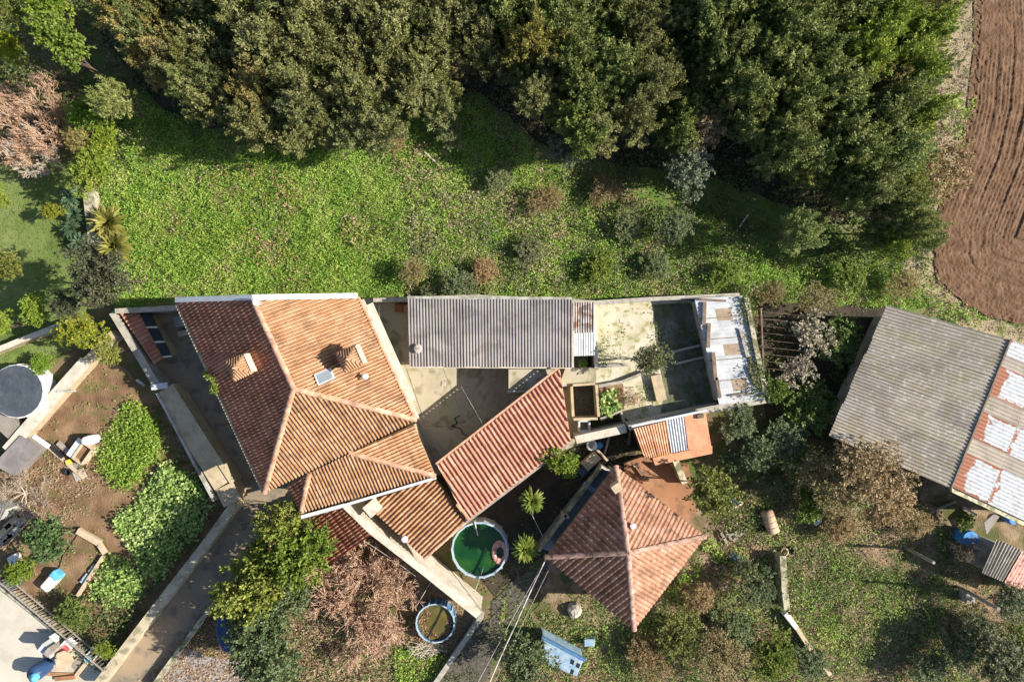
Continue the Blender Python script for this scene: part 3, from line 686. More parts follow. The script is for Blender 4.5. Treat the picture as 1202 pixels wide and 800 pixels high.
tp = MB().prism([P(704, 455, .8), P(731, 449, .8), P(733, 480, .8), P(705, 492, .8)], z0=0).build('raised_bed', M['soil']); props(tp, kind='structure')
wall('bed_wall', [(705, 492), (729, 482), (734, 498)], 1.0, .12, 'wall_cream', 'thin angled wall around the black pit south of the leafy bed', cop=.02)
c = P(686, 500, .9); mb = MB()
for dx, dy, sx, sy in ((-.25, 0, .08, .5), (.25, 0, .08, .5), (0, .25, .42, .08), (0, -.25, .42, .08)): mb.box((c.x + dx, c.y + dy, .6), (sx, sy, .6))
o = mb.build('planter_box', M['metal_white']); props(o, 'open white square box standing just south of the walled tank', 'box')

# white sheet shed over the east pens
q = P(858, 410, 0)
whs = empty('animal_shed', (q.x, q.y, 0), 'shed with white weathered sheets and three brown patches on its roof', 'shed')
patch = {(1, 1), (1, 4), (1, 6)}
sheets(whs, [P(815, 350, 1.92), P(844, 474, 1.92), P(898, 468, 1.98), P(872, 347, 1.98)], 9, 3, .18, .012, lambda i, j: M['sheet_tan'] if j == 1 and i in (1, 4, 7) else M['sheet_white'])
MB().prism([P(818, 353, 1.78), P(845, 471, 1.78), P(895, 466, 1.78), P(868, 349, 1.78)], z0=0).build('wall', M['wall_grey'], whs)
for k, (x0, y0, x1, y1, w_, lab) in enumerate([
    (827, 354, 826, 381, .17, 'dark plank weighing down the northwest corner of the white sheet shed'), (832, 379, 831, 408, .16, 'second dark plank from the north along the west edge of the white shed'),
    (837, 413, 840, 446, .17, 'third dark plank from the north along the west edge of the white shed'), (841, 443, 845, 467, .15, 'southernmost dark plank along the west edge of the white shed'),
    (820, 351, 852, 353, .10, 'thin brown pole lying across the north end of the white shed'), (868, 385, 877, 419, .10, 'thin grey plank beside the middle brown roof patch on the white shed'),
    (878, 430, 888, 453, .12, 'left plank of the pair at the southeast corner of the white shed'), (880, 419, 893, 454, .09, 'right plank of the pair at the southeast corner of the white shed'),
    (857, 464, 879, 461, .09, 'short black plank across the south end of the white shed')]):
    A_, B_ = P(x0, y0, 2.08), P(x1, y1, 2.08); d = B_ - A_; mid = (A_ + B_) / 2
    o = MB().box(mid, (d.length, w_, .06), math.atan2(d.y, d.x)).build('plank', M['wood' if k != 5 else 'wood_grey']); props(o, lab, 'plank', 'planks on the white shed')
for k in range(4):
    t = (k + 1) / 5; A_ = P(813 + 30 * t, 350 + 122 * t, 2.0); B_ = P(870 + 27 * t, 346 + 121 * t, 2.05)
    bar((813 + 30 * t, 350 + 122 * t), (870 + 27 * t, 346 + 121 * t), 2.0, 2.03, .03, .012, 'wood', 'lath', whs)

# orange shed
q = P(788, 515, 0)
osh = empty('orange_shed', (q.x, q.y, 0), 'orange painted shed with a dark striped strip across its roof', 'shed')
sheets(osh, [P(744, 503, 2.15), P(782, 494, 2.15), P(788, 532, 2.0), P(757, 538, 2.0)], 2, 2, .115, .02, lambda i, j: M['orange_sheet'])
sheets(osh, [P(782, 493, 2.17), P(803, 488, 2.17), P(808, 527, 2.03), P(788, 531, 2.03)], 1, 1, .125, .035, lambda i, j: M['sheet_white'])
MB().prism([P(803, 487, 2.2), P(828, 482, 2.2), P(836, 531, 2.12), P(808, 527, 2.12)], dz=.12).build('roof_slab', M['orange_paint'], osh)
MB().prism([P(766, 537, 1.92), P(808, 528, 1.96), P(836, 523, 1.96), P(836, 532, 1.8), P(769, 546, 1.8)], dz=.12).build('eave_slab', M['orange_paint'], osh)
MB().prism([P(748, 505, 1.85), P(826, 486, 1.85), P(832, 526, 1.75), P(760, 536, 1.75)], z0=0).build('wall', M['orange_paint'], osh)
c = P(822, 488, 2.25); MB().box((c.x, c.y, 2.26), (.3, .2, .12), .2).build('vent', M['wood'], osh)
bar((741, 500), (829, 481), 2.14, 2.2, .1, .1, 'metal_white', 'gutter', osh)
wall('buttress_wall', [(793, 540), (804, 567)], 1.2, .3, 'wall_moss', 'mossy sloping wall stub south of the orange shed', z_end=.5)
wall('patio_edge', [(733, 546), (752, 539), (768, 539)], .5, .22, 'patio', 'curved orange rendered edging at the north of the patio')

# barn
q = P(1090, 480, 0)
barn = empty('barn', (q.x, q.y, 0), 'big barn with a grey corrugated west slope and a rust and white east slope', 'barn')
bw0, bw1, br0, br1 = P(1041, 358, 2.3), P(973, 511, 2.3), P(1186, 399, 3.7), P(1116, 572, 3.7)
sheets(barn, [bw0, bw1, br1, br0], 8, 3, .155, .024, lambda i, j: M['sheet_fibro'])
dv0 = br0 - bw0; dv1 = br1 - bw1
be0 = Vector((br0.x + dv0.x, br0.y + dv0.y * .95, 2.3)); be1 = Vector((br1.x + dv1.x, br1.y + dv1.y * 1.0, 2.3))
def rust_mat(name, th):
    m = mat(name, [(.31, .33, .37), (.37, .39, .42)], 2, rough=.75, stain=((.25, .25, .25), 5, .55, .75))
    nt = m.node_tree; N = nt.nodes; L = nt.links; bs = N["Principled BSDF"]; old = bs.inputs["Base Color"].links[0].from_socket
    uv = N.new("ShaderNodeUVMap"); sep = N.new("ShaderNodeSeparateXYZ"); L.new(uv.outputs[0], sep.inputs[0])
    geo = N.new("ShaderNodeNewGeometry"); nz = N.new("ShaderNodeTexNoise"); nz.inputs["Scale"].default_value = 2.6; nz.inputs["Detail"].default_value = 8; L.new(geo.outputs["Position"], nz.inputs["Vector"])
    # white paint kept in the middle of the sheet; rust along its edges and near the ridge
    ed = N.new("ShaderNodeMath"); ed.operation = 'SUBTRACT'; ed.inputs[1].default_value = .5; L.new(sep.outputs[0], ed.inputs[0])
    ab = N.new("ShaderNodeMath"); ab.operation = 'ABSOLUTE'; L.new(ed.outputs[0], ab.inputs[0])
    inv = N.new("ShaderNodeMath"); inv.operation = 'SUBTRACT'; inv.inputs[0].default_value = .58; L.new(ab.outputs[0], inv.inputs[1])
    mn = N.new("ShaderNodeMath"); mn.operation = 'MULTIPLY'; mn.inputs[1].default_value = 2.0; L.new(inv.outputs[0], mn.inputs[0])
    mi = N.new("ShaderNodeMath"); mi.operation = 'MINIMUM'; L.new(mn.outputs[0], mi.inputs[0]); L.new(sep.outputs[1], mi.inputs[1])
    ad = N.new("ShaderNodeMath"); ad.operation = 'MULTIPLY_ADD'; ad.inputs[1].default_value = .55; L.new(nz.outputs["Fac"], ad.inputs[0]); L.new(mi.outputs[0], ad.inputs[2])
    mr = N.new("ShaderNodeMapRange"); mr.inputs[1].default_value = th - .01; mr.inputs[2].default_value = th + .015; L.new(ad.outputs[0], mr.inputs[0])
    mx = N.new("ShaderNodeMix"); mx.data_type = 'RGBA'; L.new(mr.outputs[0], mx.inputs[0]); mx.inputs[6].default_value = (.22, .095, .06, 1); L.new(old, mx.inputs[7])
    L.new(mx.outputs[2], bs.inputs["Base Color"]); return m
M['rust_white'] = rust_mat('rust_white', .55); M['rust_white_low'] = rust_mat('rust_white_low', .30)
ex = (br0, br1, be1, be0)
acr = [(0, .10, 'w'), (.10, .175, 'g'), (.175, .37, 'r'), (.37, .48, 'g'), (.48, .66, 'r'), (.66, .76, 'g'), (.76, .99, 'r')]
for u0, u1, kd in acr:
    for j, (v0, v1) in enumerate(((0, .42), (.42, 1.0))):
        qd = [lerp2(ex, u0, v0), lerp2(ex, u1, v0), lerp2(ex, u1, v1), lerp2(ex, u0, v1)]
        for v in qd: v.z += .01 + .004 * (j == 0)
        sheets(barn, qd, 1, 1, .172, .024, lambda i, jj, k=kd, s=j: M['sheet_dim'] if k == 'g' else (M['rust_white'] if (s == 0 and k == 'r') else M['rust_white_low']))
MB().prism([P(1053, 370, 2.1), P(1180, 404, 2.1), Vector((be0.x - .3, be0.y, 2.1)), Vector((be1.x - .3, be1.y + .2, 2.1)), P(1112, 562, 2.1), P(992, 500, 2.1)], z0=-.1).build('wall', M['wall_grey'], barn)
MB().prism([P(1180, 404, 3.5), Vector((br0.x - .1, br0.y - .2, 3.5)), Vector((br1.x + .1, br1.y + .3, 3.5)), P(1114, 562, 3.5)], z0=2.0).build('ridge_wall', M['wall_grey'], barn)
ridge_line_p = (br0 + Vector((0, 0, .05)), br1 + Vector((0, 0, .05)))
bar((1186, 398), (1116, 573), 3.72, 3.72, .07, .05, 'wood', 'ridge_cap', barn)
x0, x1 = P(973, 511, 2.2), P(1041, 358, 2.2)
mb = MB(); d = (be1 - br1); A_ = br1 - Vector((0, .09, .08)); B_ = be1 - Vector((0, .09, .08)); s = Vector((0, .09, 0)); up = Vector((0, 0, .16))
mb.hexa([A_ - s, A_ + s, B_ + s, B_ - s], [A_ - s + up, A_ + s + up, B_ + s + up, B_ - s + up]); mb.build('barge_board', M['wall_moss'], barn)

# small house with a hip roof
c = P(735, 640, 0)
sh = empty('small_house', (c.x, c.y, 0), 'small square house with a weathered pink brown pyramid tile roof', 'house')
hw, hs, he, hn, ha = P(641, 653, 3.0), P(744, 738, 3.0), P(827, 629, 3.0), P(723, 547, 3.0), P(737, 648, 4.6)
tile_plane(sh, [hn, hw, ha], M['tile_old'], .26, .26, .085, .035); tile_plane(sh, [hw, hs, ha], M['tile_old'], .26, .26, .085, .035)
tile_plane(sh, [hs, he, ha], M['tile_old'], .2, .2, .022, .04); tile_plane(sh, [he, hn, ha], M['tile_old'], .2, .2, .022, .04)
for x in (hw, hs, he, hn): ridge_line(sh, ha, x, 'tile_old')
eave_body(sh, [hn, hw, hs, he], M['wall_cream'], .35)
c = P(724, 572, 3.9); MB().box((c.x, c.y, 3.75), (.42, .36, .5), .6).build('chimney', M['wall_cream'], sh)
c = P(744, 618, 4.3); MB().box((c.x, c.y, 4.2), (.24, .22, .05), .5).build('roof_vent', M['sheet_white'], sh)
# its narrow shaded terrace
q = P(672, 600, 0)
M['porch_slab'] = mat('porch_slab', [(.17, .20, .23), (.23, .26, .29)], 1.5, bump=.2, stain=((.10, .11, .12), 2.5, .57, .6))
por = empty('porch', (q.x, q.y, 0), 'narrow blue grey porch slab along the northwest side of the small house', 'porch')
MB().prism([P(706, 547, 1.0), P(720, 552, 1.0), P(668, 640, 1.0), P(655, 650, 1.0), P(632, 642, 1.0)], z0=0).build('slab', M['porch_slab'], por)
bar((704, 546), (632, 643), 1.0, 1.0, .10, .55, 'wall_moss', 'parapet', por)
bar((704, 545), (718, 552), 1.0, 1.0, .10, .6, 'wall_white', 'end_wall', por)
c = P(692, 572, 1.2); o = MB().box((c.x, c.y, 1.1), (.62, .24, .2), -.6).build('bench', M['blue_pale']); props(o, 'small pale blue bench top on the shaded porch of the small house', 'bench')
for s in (-.22, .22): MB().box((c.x + s * math.cos(-.6), c.y + s * math.sin(-.6), 1.0), (.06, .2, .16), -.6).build('leg', M['wood_grey'], o)
c = P(662, 610, 2.5); mb = MB(); mb.box((c.x, c.y, 2.2), (.5, .12, .1), .9); mb.box((c.x + .12, c.y + .1, 2.2), (.3, .12, .1), -.5); mb.box((c.x, c.y, 1.55), (.09, .09, 1.3)); o = mb.build('pergola_post', M['wood_pale']); props(o, 'pale forked wooden post on the porch at the eave of the small house', 'post')

# little tiled shelter on the drive
q = P(172, 395, 0)
sht = empty('garden_shelter', (q.x, q.y, 0), 'little shelter with a red tile roof and three black roof panels on the driveway', 'shelter')
s0, s1, s2, s3 = P(141, 367, 2.5), P(160, 366, 2.2), P(189, 419, 2.2), P(182, 427, 2.5)
tile_plane(sht, [P(141, 367, 1.3), P(163, 366, 1.1), P(191, 420, 1.1), P(181, 427, 1.3)], M['tile_red'], .21, .45)
for k in range(3):
    u0, u1 = k / 3 + .02, (k + 1) / 3 - .02
    A0, A1 = (162, 367), (192, 419); B0, B1 = (177, 367), (202, 418)
    f = lambda s, t, u: (s[0] + (t[0] - s[0]) * u, s[1] + (t[1] - s[1]) * u)
    pn = MB().prism([P(*f(A0, A1, u0), 1.08), P(*f(B0, B1, u0), .98), P(*f(B0, B1, u1), .98), P(*f(A0, A1, u1), 1.08)], dz=.04).build('panel', M['panel'], sht)
    bar(f(A0, A1, (k + 1) / 3 - .005), f(B0, B1, (k + 1) / 3 - .005), 1.06, .97, .09, .07, 'wall_white', 'rafter', sht)
MB().prism([P(146, 371, .95), P(174, 370, .88), P(200, 416, .88), P(183, 421, .95)], z0=0).build('wall', M['wall_cream'], sht)
c = P(203, 372, 1.4)
ac = empty('air_unit', (c.x, c.y, 0), 'grey boxed unit standing on the shaded drive against the large house', 'box')
MB().box((c.x, c.y - .2, .45), (.45, .5, .9), .2).build('case', M['sheet_grey'], ac, bevel=.02); MB().box((c.x + .05, c.y - .75, .25), (.5, .25, .5), .2).build('step', M['wall_cream'], ac)

# ================================================================== BOUNDARY WALLS, LEFT
wall('drive_wall', [(132, 366), (160, 412), (186, 456)], 1.2, .3, 'wall_grey', 'grey stained wall beside the little red shelter, west of the driveway', cop=.06)
wall('planter_wall', [(193, 456), (222, 505), (262, 569)], 1.0, .95, 'wall_cream', 'wide cream retaining wall with a planted slot along the upper driveway')
wall('cream_kerb', [(204, 458), (238, 512), (273, 566)], 1.08, .26, 'wall_cream', 'raised cream rim on the driveway side of the wide retaining wall', z0=.1)
wall('end_pillar', [(263, 570), (273, 590)], .98, .93, 'wall_cream', 'bright cream end block of the retaining wall at the driveway bend')
wall('outer_wall', [(184, 461), (214, 518), (251, 588)], 1.1, .12, 'wall_grey', 'thin grey outer face of the retaining wall above the vegetable garden')
wall('lower_wall', [(276, 590), (240, 640), (180, 717), (112, 806)], .9, .42, 'wall_dapple', 'long mossy pale wall down the west side of the lower driveway')
wall('kerb_wall', [(345, 592), (300, 652), (240, 722), (178, 806)], .55, .2, 'wall_moss', 'thin crumbling wall down the east side of the lower driveway')
wall('north_wall', [(135, 365), (208, 361)], 1.7, .2, 'wall_grey', 'short grey wall closing the driveway off from the meadow', cop=.04)
wall('garden_wall', [(8, 529), (60, 469), (100, 424)], .7, .52, 'wall_cream', 'wide cream garden wall running diagonally past the round covered pool', cop=.05, cop_m='wall_white')
wall('garden_wall', [(101, 424), (134, 391)], .7, .42, 'wall_cream', 'upper end of the diagonal cream wall hidden under the round green bush')
wall('hedge_wall', [(-30, 421), (30, 397), (82, 377)], .7, .22, 'wall_cream', 'thin cream wall across the lawn above the covered pool', cop=.04, cop_m='wall_white')
wall('path_kerb', [(103, 222), (107, 255), (111, 287)], .5, .55, 'wall_moss', 'short pinkish stone kerb between the agaves and the spiky flax')
wall('orchard_wall', [(566, 722), (540, 760), (508, 806)], .55, .2, 'wall_grey', 'thin pale wall running down from the white firewall beside the gravel path', cop=.04)
wall('ruined_wall', [(919, 652), (921, 690), (924, 715)], .9, .3, 'wall_moss', 'overgrown mossy wall at the west edge of the lower lawn')
wall('log_edge', [(926, 722), (948, 756), (975, 792)], .55, .2, 'wood_pale', 'brown timber edging sloping down beside the lower lawn')
c = P(929, 729, .7); o = MB().box((c.x, c.y, .4), (.9, .22, .5), -.9).build('white_board', M['white'], bevel=.03); props(o, 'weathered white board at the bend of the overgrown wall', 'board')
sl = MB().prism([P(24, 511, .8), P(46, 527, .8), P(16, 558, .8), P(-8, 545, .8)], z0=0).build('grey_roof_slab', M['sheet_grey']); props(sl, 'flat grey blue slab roof at the lower end of the diagonal wall', 'roof slab')
wall('ivy_ridge', [(876, 349), (887, 405), (900, 465)], 2.15, .22, 'wall_moss', 'narrow mossy wall along the east edge of the white sheet shed')

# ================================================================== POOLS
def pool(name, px, py, rpx, h, label, rim_m, side_m, water_m, wz, n=16):
    c = P(px, py, h); r = m_px(rpx, h)
    root = empty(name, (c.x, c.y, 0), label, 'pool')
    MB().lathe((c.x, c.y, 0), [(r * 1.0, 0), (r * 1.01, h - .04), (r * .955, h - .04), (r * .95, .05)], n).build('pool_side', side_m, root)
    MB().lathe((c.x, c.y, h), [(r * .945, -.045), (r * .945, .02), (r * 1.01, .02), (r * 1.01, -.045)], n).build('rim', rim_m, root)
    pts = [Vector((c.x + r * .95 * math.cos(t), c.y + r * .95 * math.sin(t), wz)) for t in (2 * math.pi * i / n for i in range(n))]
    MB().add(pts, [tuple(range(n))]).build('water', water_m, root)
    for i in range(n):
        t = 2 * math.pi * i / n; x, y = c.x + r * 1.02 * math.cos(t), c.y + r * 1.02 * math.sin(t)
        MB().box((x, y, h / 2), (.06, .06, h - .06), t).build('post', rim_m, root)
    return root, c, r
gp, gc, gr = pool('green_pool', 563, 645, 33, 1.0, 'round pool full of green algae water between the house and the yuccas', M['pool_rim'], M['pool_white'], M['water_green'], .82, 18)
fl = MB(); c = P(587, 648, .86); k = 14
prof = [(.30 + .12 * math.cos(t), .05 + .09 * math.sin(t)) for t in (2 * math.pi * i / 8 for i in range(9))]
fl.lathe((c.x, c.y, .80), prof, 18, 1.0, 1.45); o = fl.build('swim_ring', M['pink'], smooth=True); props(o, 'pink oval swim ring floating in the green pool', 'swim ring')
def pole(name, a, b, za, zb, r, m, label, cat):
    o = MB().cyl(P(*a, za), P(*b, zb), r, n=6).build(name, M[m]); return props(o, label, cat)
pole('pool_pipe', (557, 612), (561, 628), 1.08, .95, .035, 'cable', 'short white pipe hooked over the top of the green pool rim', 'pipe')
pole('net_pole', (568, 664), (557, 695), 1.06, .3, .02, 'cable', 'thin pale pole leaning over the south rim of the green pool', 'pole')
bp, bc, br = pool('small_pool', 511, 731, 23, .75, 'small round blue rimmed pool of brown water with floating leaves', M['pool_rim'], M['pool_blue'], M['water_brown'], .55, 20)
c = P(511, 731, .56)
g = np.random.default_rng(5); V = []
n = 260; th = g.uniform(2.0, 6.6, n); rr = np.sqrt(g.uniform(.25, .98, n)) * br * .9
k = (th < 4.6) | (rr > br * .62)
C = np.stack([c.x + rr * np.cos(th), c.y + rr * np.sin(th), np.full(n, .563)], 1)[k]; D = unit(np.stack([g.normal(size=n), g.normal(size=n), g.uniform(0, .25, n)], 1))[k]
V, Fq = leaves(C, D, g.uniform(.07, .16, len(C)), g.uniform(.05, .09, len(C))); o0 = Vector((c.x, c.y, .56))
lf = put(np_mesh('floating_leaves', V - np.array(o0), Fq, M['litter']), 'floating_leaves', None, o0); props(lf, kind='stuff')
pole('pool_pole', (488, 712), (512, 672), .8, 1.6, .02, 'cable', 'thin pole from the small brown pool up to the white firewall', 'pole')
# covered pool, left
c = P(20, 459, 1.0); r = m_px(31, 1.0)
cp = empty('covered_pool', (c.x, c.y, 0), 'round white walled pool under a dark blue grey cover in the garden corner', 'pool')
MB().lathe((c.x, c.y, 0), [(r * 1.02, 0), (r * 1.02, .98), (r * .93, 1.0), (r * .9, .9)], 20).build('pool_side', M['pool_white'], cp)
pts = [Vector((c.x + r * .93 * math.cos(t), c.y + r * .93 * math.sin(t), .99)) for t in (2 * math.pi * i / 20 for i in range(20))]
MB().add([Vector((c.x + (v.x - c.x) * 1.06, c.y + (v.y - c.y) * 1.06, 1.012)) for v in pts] + [Vector((c.x, c.y, .93))], [(i, (i + 1) % 20, 20) for i in range(20)]).build('cover', M['tarp'], cp)
for i in range(20):
    t = 2 * math.pi * i / 20; MB().box((c.x + r * 1.015 * math.cos(t), c.y + r * 1.015 * math.sin(t), .47), (.05, .05, .92), t).build('post', M['metal_white'], cp)
c = P(8, 497, .5); o = MB().box((c.x, c.y, .35), (1.6, .9, .5), -.75).build('pump_box', M['sheet_dim'], bevel=.03); props(o, 'grey boxy hutch between the covered pool and the diagonal wall', 'box')
q = P(270, 745, 0)
c = P(268, 738, .9); o = MB().lathe((c.x, c.y, 0), [(.62, 0), (.64, .8), (.58, .84), (.05, .80)], 12, 1, 1.9).build('covered_tub', M['tarp_blue']); props(o, 'dark blue tarpaulin covered tub in shade beside the lower driveway', 'tub')

# ================================================================== TREES
CR = {}
for i in range(5): CR['olive%d' % i] = crown_mesh('crown', 100 + i, M['leaf_olive'], tufts=150, per=85, ll=.088, lw=.03, up=.8, lobes=12, flat=1.7, spread=.17, shell=.75, align=1.1)
for i in range(4): CR['green%d' % i] = crown_mesh('crown', 200 + i, M['leaf_green'], tufts=150, per=85, ll=.088, lw=.032, up=.8, lobes=11, flat=1.7, spread=.17, shell=.75, align=1.1)
for i in range(3): CR['lime%d' % i] = crown_mesh('crown', 300 + i, M['leaf_lime'], tufts=190, per=24, ll=.115, lw=.065, lobes=9, flat=.85)
for i in range(3): CR['grey%d' % i] = crown_mesh('crown', 400 + i, M['leaf_grey'], tufts=230, per=30, ll=.09, lw=.045, lobes=11, flat=.85)
for i in range(3): CR['brown%d' % i] = crown_mesh('crown', 500 + i, M['leaf_brown'], tufts=260, per=24, ll=.075, lw=.045, lobes=12, flat=.8, shell=.6)
CR['bush0'] = crown_mesh('crown', 600, M['leaf_green'], tufts=230, per=30, ll=.09, lw=.05, lobes=10, flat=.9)
CR['corner'] = crown_mesh('crown', 603, M['leaf_lime'], tufts=240, per=26, ll=.095, lw=.055, lobes=12, flat=.9)
CR['bush1'] = crown_mesh('crown', 601, M['leaf_grey'], tufts=200, per=14, ll=.12, lw=.08, lobes=7, flat=.9)
CR['sparse'] = crown_mesh('crown', 602, M['leaf_grey'], tufts=70, per=9, ll=.17, lw=.12, lobes=12, flat=.8, shell=.9, lobe_r=(.2, .4))

wood = [  # px, py, radius px, crown height, kind, tint
 (172, 22, 44, 6.8, 'o', 2), (238, 28, 42, 7, 'o', 0), (300, 14, 42, 7.2, 'o', 0), (365, 20, 44, 7.2, 'o', 0), (430, 16, 42, 7.2, 'o', 0), (490, 14, 40, 7.2, 'o', 0), (548, 16, 40, 7.0, 'o', 0), (602, 16, 40, 7, 'g', 0),
 (660, 22, 40, 7.2, 'g', 0), (712, 8, 36, 7, 'g', 0), (838, 18, 40, 7.4, 'g', 0), (888, 14, 40, 7.5, 'g', 0), (942, 24, 42, 7.6, 'g', 0), (992, 12, 40, 7.6, 'g', 0), (1042, 20, 40, 7.4, 'g', 3), (1078, 38, 32, 6.6, 'g', 3),
 (196, 66, 40, 6.6, 'o', 2), (258, 74, 40, 6.8, 'o', 0), (322, 66, 42, 7, 'o', 0), (388, 68, 42, 7, 'o', 0), (452, 62, 42, 7, 'o', 0), (512, 58, 38, 6.8, 'o', 0), (564, 52, 34, 6.6, 'o', 0), (622, 62, 38, 7, 'o', 4),
 (672, 72, 40, 7, 'g', 0), (730, 84, 36, 6.8, 'g', 0), (852, 62, 38, 7.2, 'g', 0), (902, 58, 40, 7.4, 'g', 0), (952, 68, 40, 7.4, 'g', 0), (1012, 62, 42, 7.4, 'g', 3), (1062, 82, 36, 6.8, 'g', 3),
 (248, 118, 36, 6.4, 'o', 0), (304, 106, 36, 6.4, 'o', 2), (360, 112, 38, 6.6, 'o', 0), (420, 108, 40, 6.6, 'o', 0), (482, 102, 38, 6.4, 'o', 0), (636, 112, 34, 6.4, 'o', 0), (690, 116, 36, 6.4, 'g', 0), (764, 102, 34, 6.6, 'o', 0),
 (872, 108, 38, 6.8, 'g', 0), (932, 116, 40, 7, 'g', 0), (984, 112, 38, 7, 'g', 0), (1042, 128, 40, 6.8, 'g', 0), (1072, 130, 30, 6, 'g', 3),
 (306, 148, 36, 5.6, 'o', 0), (346, 158, 30, 5.0, 'o', 0), (448, 150, 34, 5.2, 'o', 1), (410, 152, 28, 4.8, 'o', 1), (702, 160, 30, 5.4, 'o', 0), (744, 138, 34, 6.0, 'o', 0), (516, 128, 26, 4.6, 'o', 1),
 (924, 170, 36, 6.4, 'g', 0), (998, 172, 38, 6.6, 'g', 0), (1052, 180, 36, 6.2, 'g', 1), (880, 152, 30, 5.6, 'g', 0), (806, 202, 30, 4.6, 'y', 1), (935, 272, 27, 4.8, 'g', 1), (1000, 228, 32, 5.4, 'g', 0), (1046, 250, 32, 5.2, 'g', 0),
 (1046, 286, 26, 4.4, 'g', 3), (1078, 284, 22, 4.0, 'g', 1), (666, 176, 24, 4, 'y', 1), (824, 150, 30, 5.0, 'b', 0), (1018, 278, 20, 3.6, 'g', 0),
]
tints = [(1, 1, 1), (1.15, 1.2, 1.35), (1.35, 1.08, 1.0), (1.15, 1.25, .6), (1.25, 1.1, .7)]
uniq = {(172, 22): 'brown topped tree at the upper left corner of the wood', (304, 106): 'tree with a dry brownish crown inside the left half of the wood', (806, 202): 'pale grey green tree standing out at the front of the wood above the pens',
        (935, 272): 'lone rounded pale green tree in the dark clearing by the field side of the wood', (824, 150): 'low tan leaved tree at the dark middle edge of the wood', (1078, 284): 'small green tree at the lowest right tip of the wood beside the ploughed field',
        (448, 150): 'bushy pale tree at the front left edge of the wood above the meadow', (666, 176): 'small pale bush like tree at the shaded front of the wood', (622, 62): 'yellowish tipped tree near the middle of the wood',
        (346, 158): 'low tree at the lower left front of the wood, nearest the orange roof', (516, 128): 'small pale tree at the front notch of the wood above the grey shed', (196, 66): 'brown tinged tree just below the upper left corner tree of the wood',
        (1078, 38): 'yellow green tree at the upper right edge of the wood by the verge'}
WOOD = []
for i, (x, y, r, z, kd, t) in enumerate(wood):
    key = {'o': 'olive%d' % (i % 5), 'g': 'green%d' % (i % 4), 'y': 'grey%d' % (i % 3), 'b': 'brown%d' % (i % 3)}[kd]
    lab = uniq.get((x, y)) or ({'o': 'olive green tree packed among others in the dense wood', 'g': 'dark green tree packed among others in the dense wood', 'y': 'grey green tree at the edge of the wood', 'b': 'tan tree in the wood'}[kd])
    tn = tints[t]; j = rnd.uniform(.85, 1.15)
    if (x, y) not in uniq: WOOD.append((x, y, lab.split(' tree')[0], len(bpy.data.objects)))
    WT = tree('woodland_tree', x, y, r * 1.1, z * (.42 if x < 262 else .56), CR[key], lab, 'tree', 'trees of the dense wood', tuple(c * j for c in tn), 1.0)
    if (x, y) not in uniq: WOOD[-1] = (x, y, lab.split(' tree')[0], WT)

wood_area = [(130, -20), (1085, -20), (1085, 140), (1060, 200), (1080, 290), (1000, 290), (985, 215), (900, 190), (845, 150), (770, 160), (700, 170), (640, 130), (560, 70), (500, 130), (440, 150), (330, 160), (250, 135), (190, 90), (150, 50)]
have = [(x, y) for x, y, *_ in wood]; tries = 0; added = 0
while tries < 9000 and added < 120:
    tries += 1; x, y = rnd.uniform(130, 1090), rnd.uniform(-15, 295)
    if not in_poly(np.array([x]), np.array([y]), wood_area)[0] or min(math.hypot(x - a_, y - b_) for a_, b_ in have) < 19: continue
    if math.hypot(x - 775, y - 60) < 22: continue
    have.append((x, y)); added += 1; right = x > 640
    WT = tree('woodland_tree', x, y, rnd.uniform(26, 36), rnd.uniform(2.3, 3.6), CR[('green%d' % rnd.randrange(4)) if right else ('olive%d' % rnd.randrange(5))],
         'dark green tree packed among others in the dense wood' if right else 'olive green tree packed among others in the dense wood', 'tree', 'trees of the dense wood', tuple(rnd.uniform(.8, 1.1) for _ in range(3)), 1.0)
    WOOD.append((x, y, 'small dark green' if right else 'small olive green', WT))
marks = [(205, 'driveway end'), (300, 'brown house slope'), (425, 'orange house slope'), (480, 'side yard'), (575, "grey shed's left half"), (671, "grey shed's right half"), (700, 'lean-to'), (765, 'mossy pen'), (815, 'shaded pen'), (880, 'white shed'), (960, 'vine trellis'), (1040, 'dark plot'), (1200, 'barn')]
rowsw = [(32, 'top row'), (85, 'second row'), (135, 'third row'), (190, 'fourth row'), (400, 'front row')]
cells = {}
for x, y, kd, o in WOOD:
    cells.setdefault((next(n for lim, n in marks if x < lim), next(n for lim, n in rowsw if y < lim), kd), []).append((x, y, o))
for (mk, rw, kd), v in cells.items():
    v.sort(key=lambda t: t[0]); wd = {1: [''], 2: ['left ', 'right '], 3: ['left ', 'middle ', 'right ']}.get(len(v), ['leftmost ', 'second ', 'third ', 'fourth ', 'fifth ', 'sixth ', 'seventh '][:len(v) - 1] + ['rightmost '])
    for (x, y, o), w_ in zip(v, wd): o['label'] = f"{w_}{kd} tree of the wood's {rw} above the {mk}"
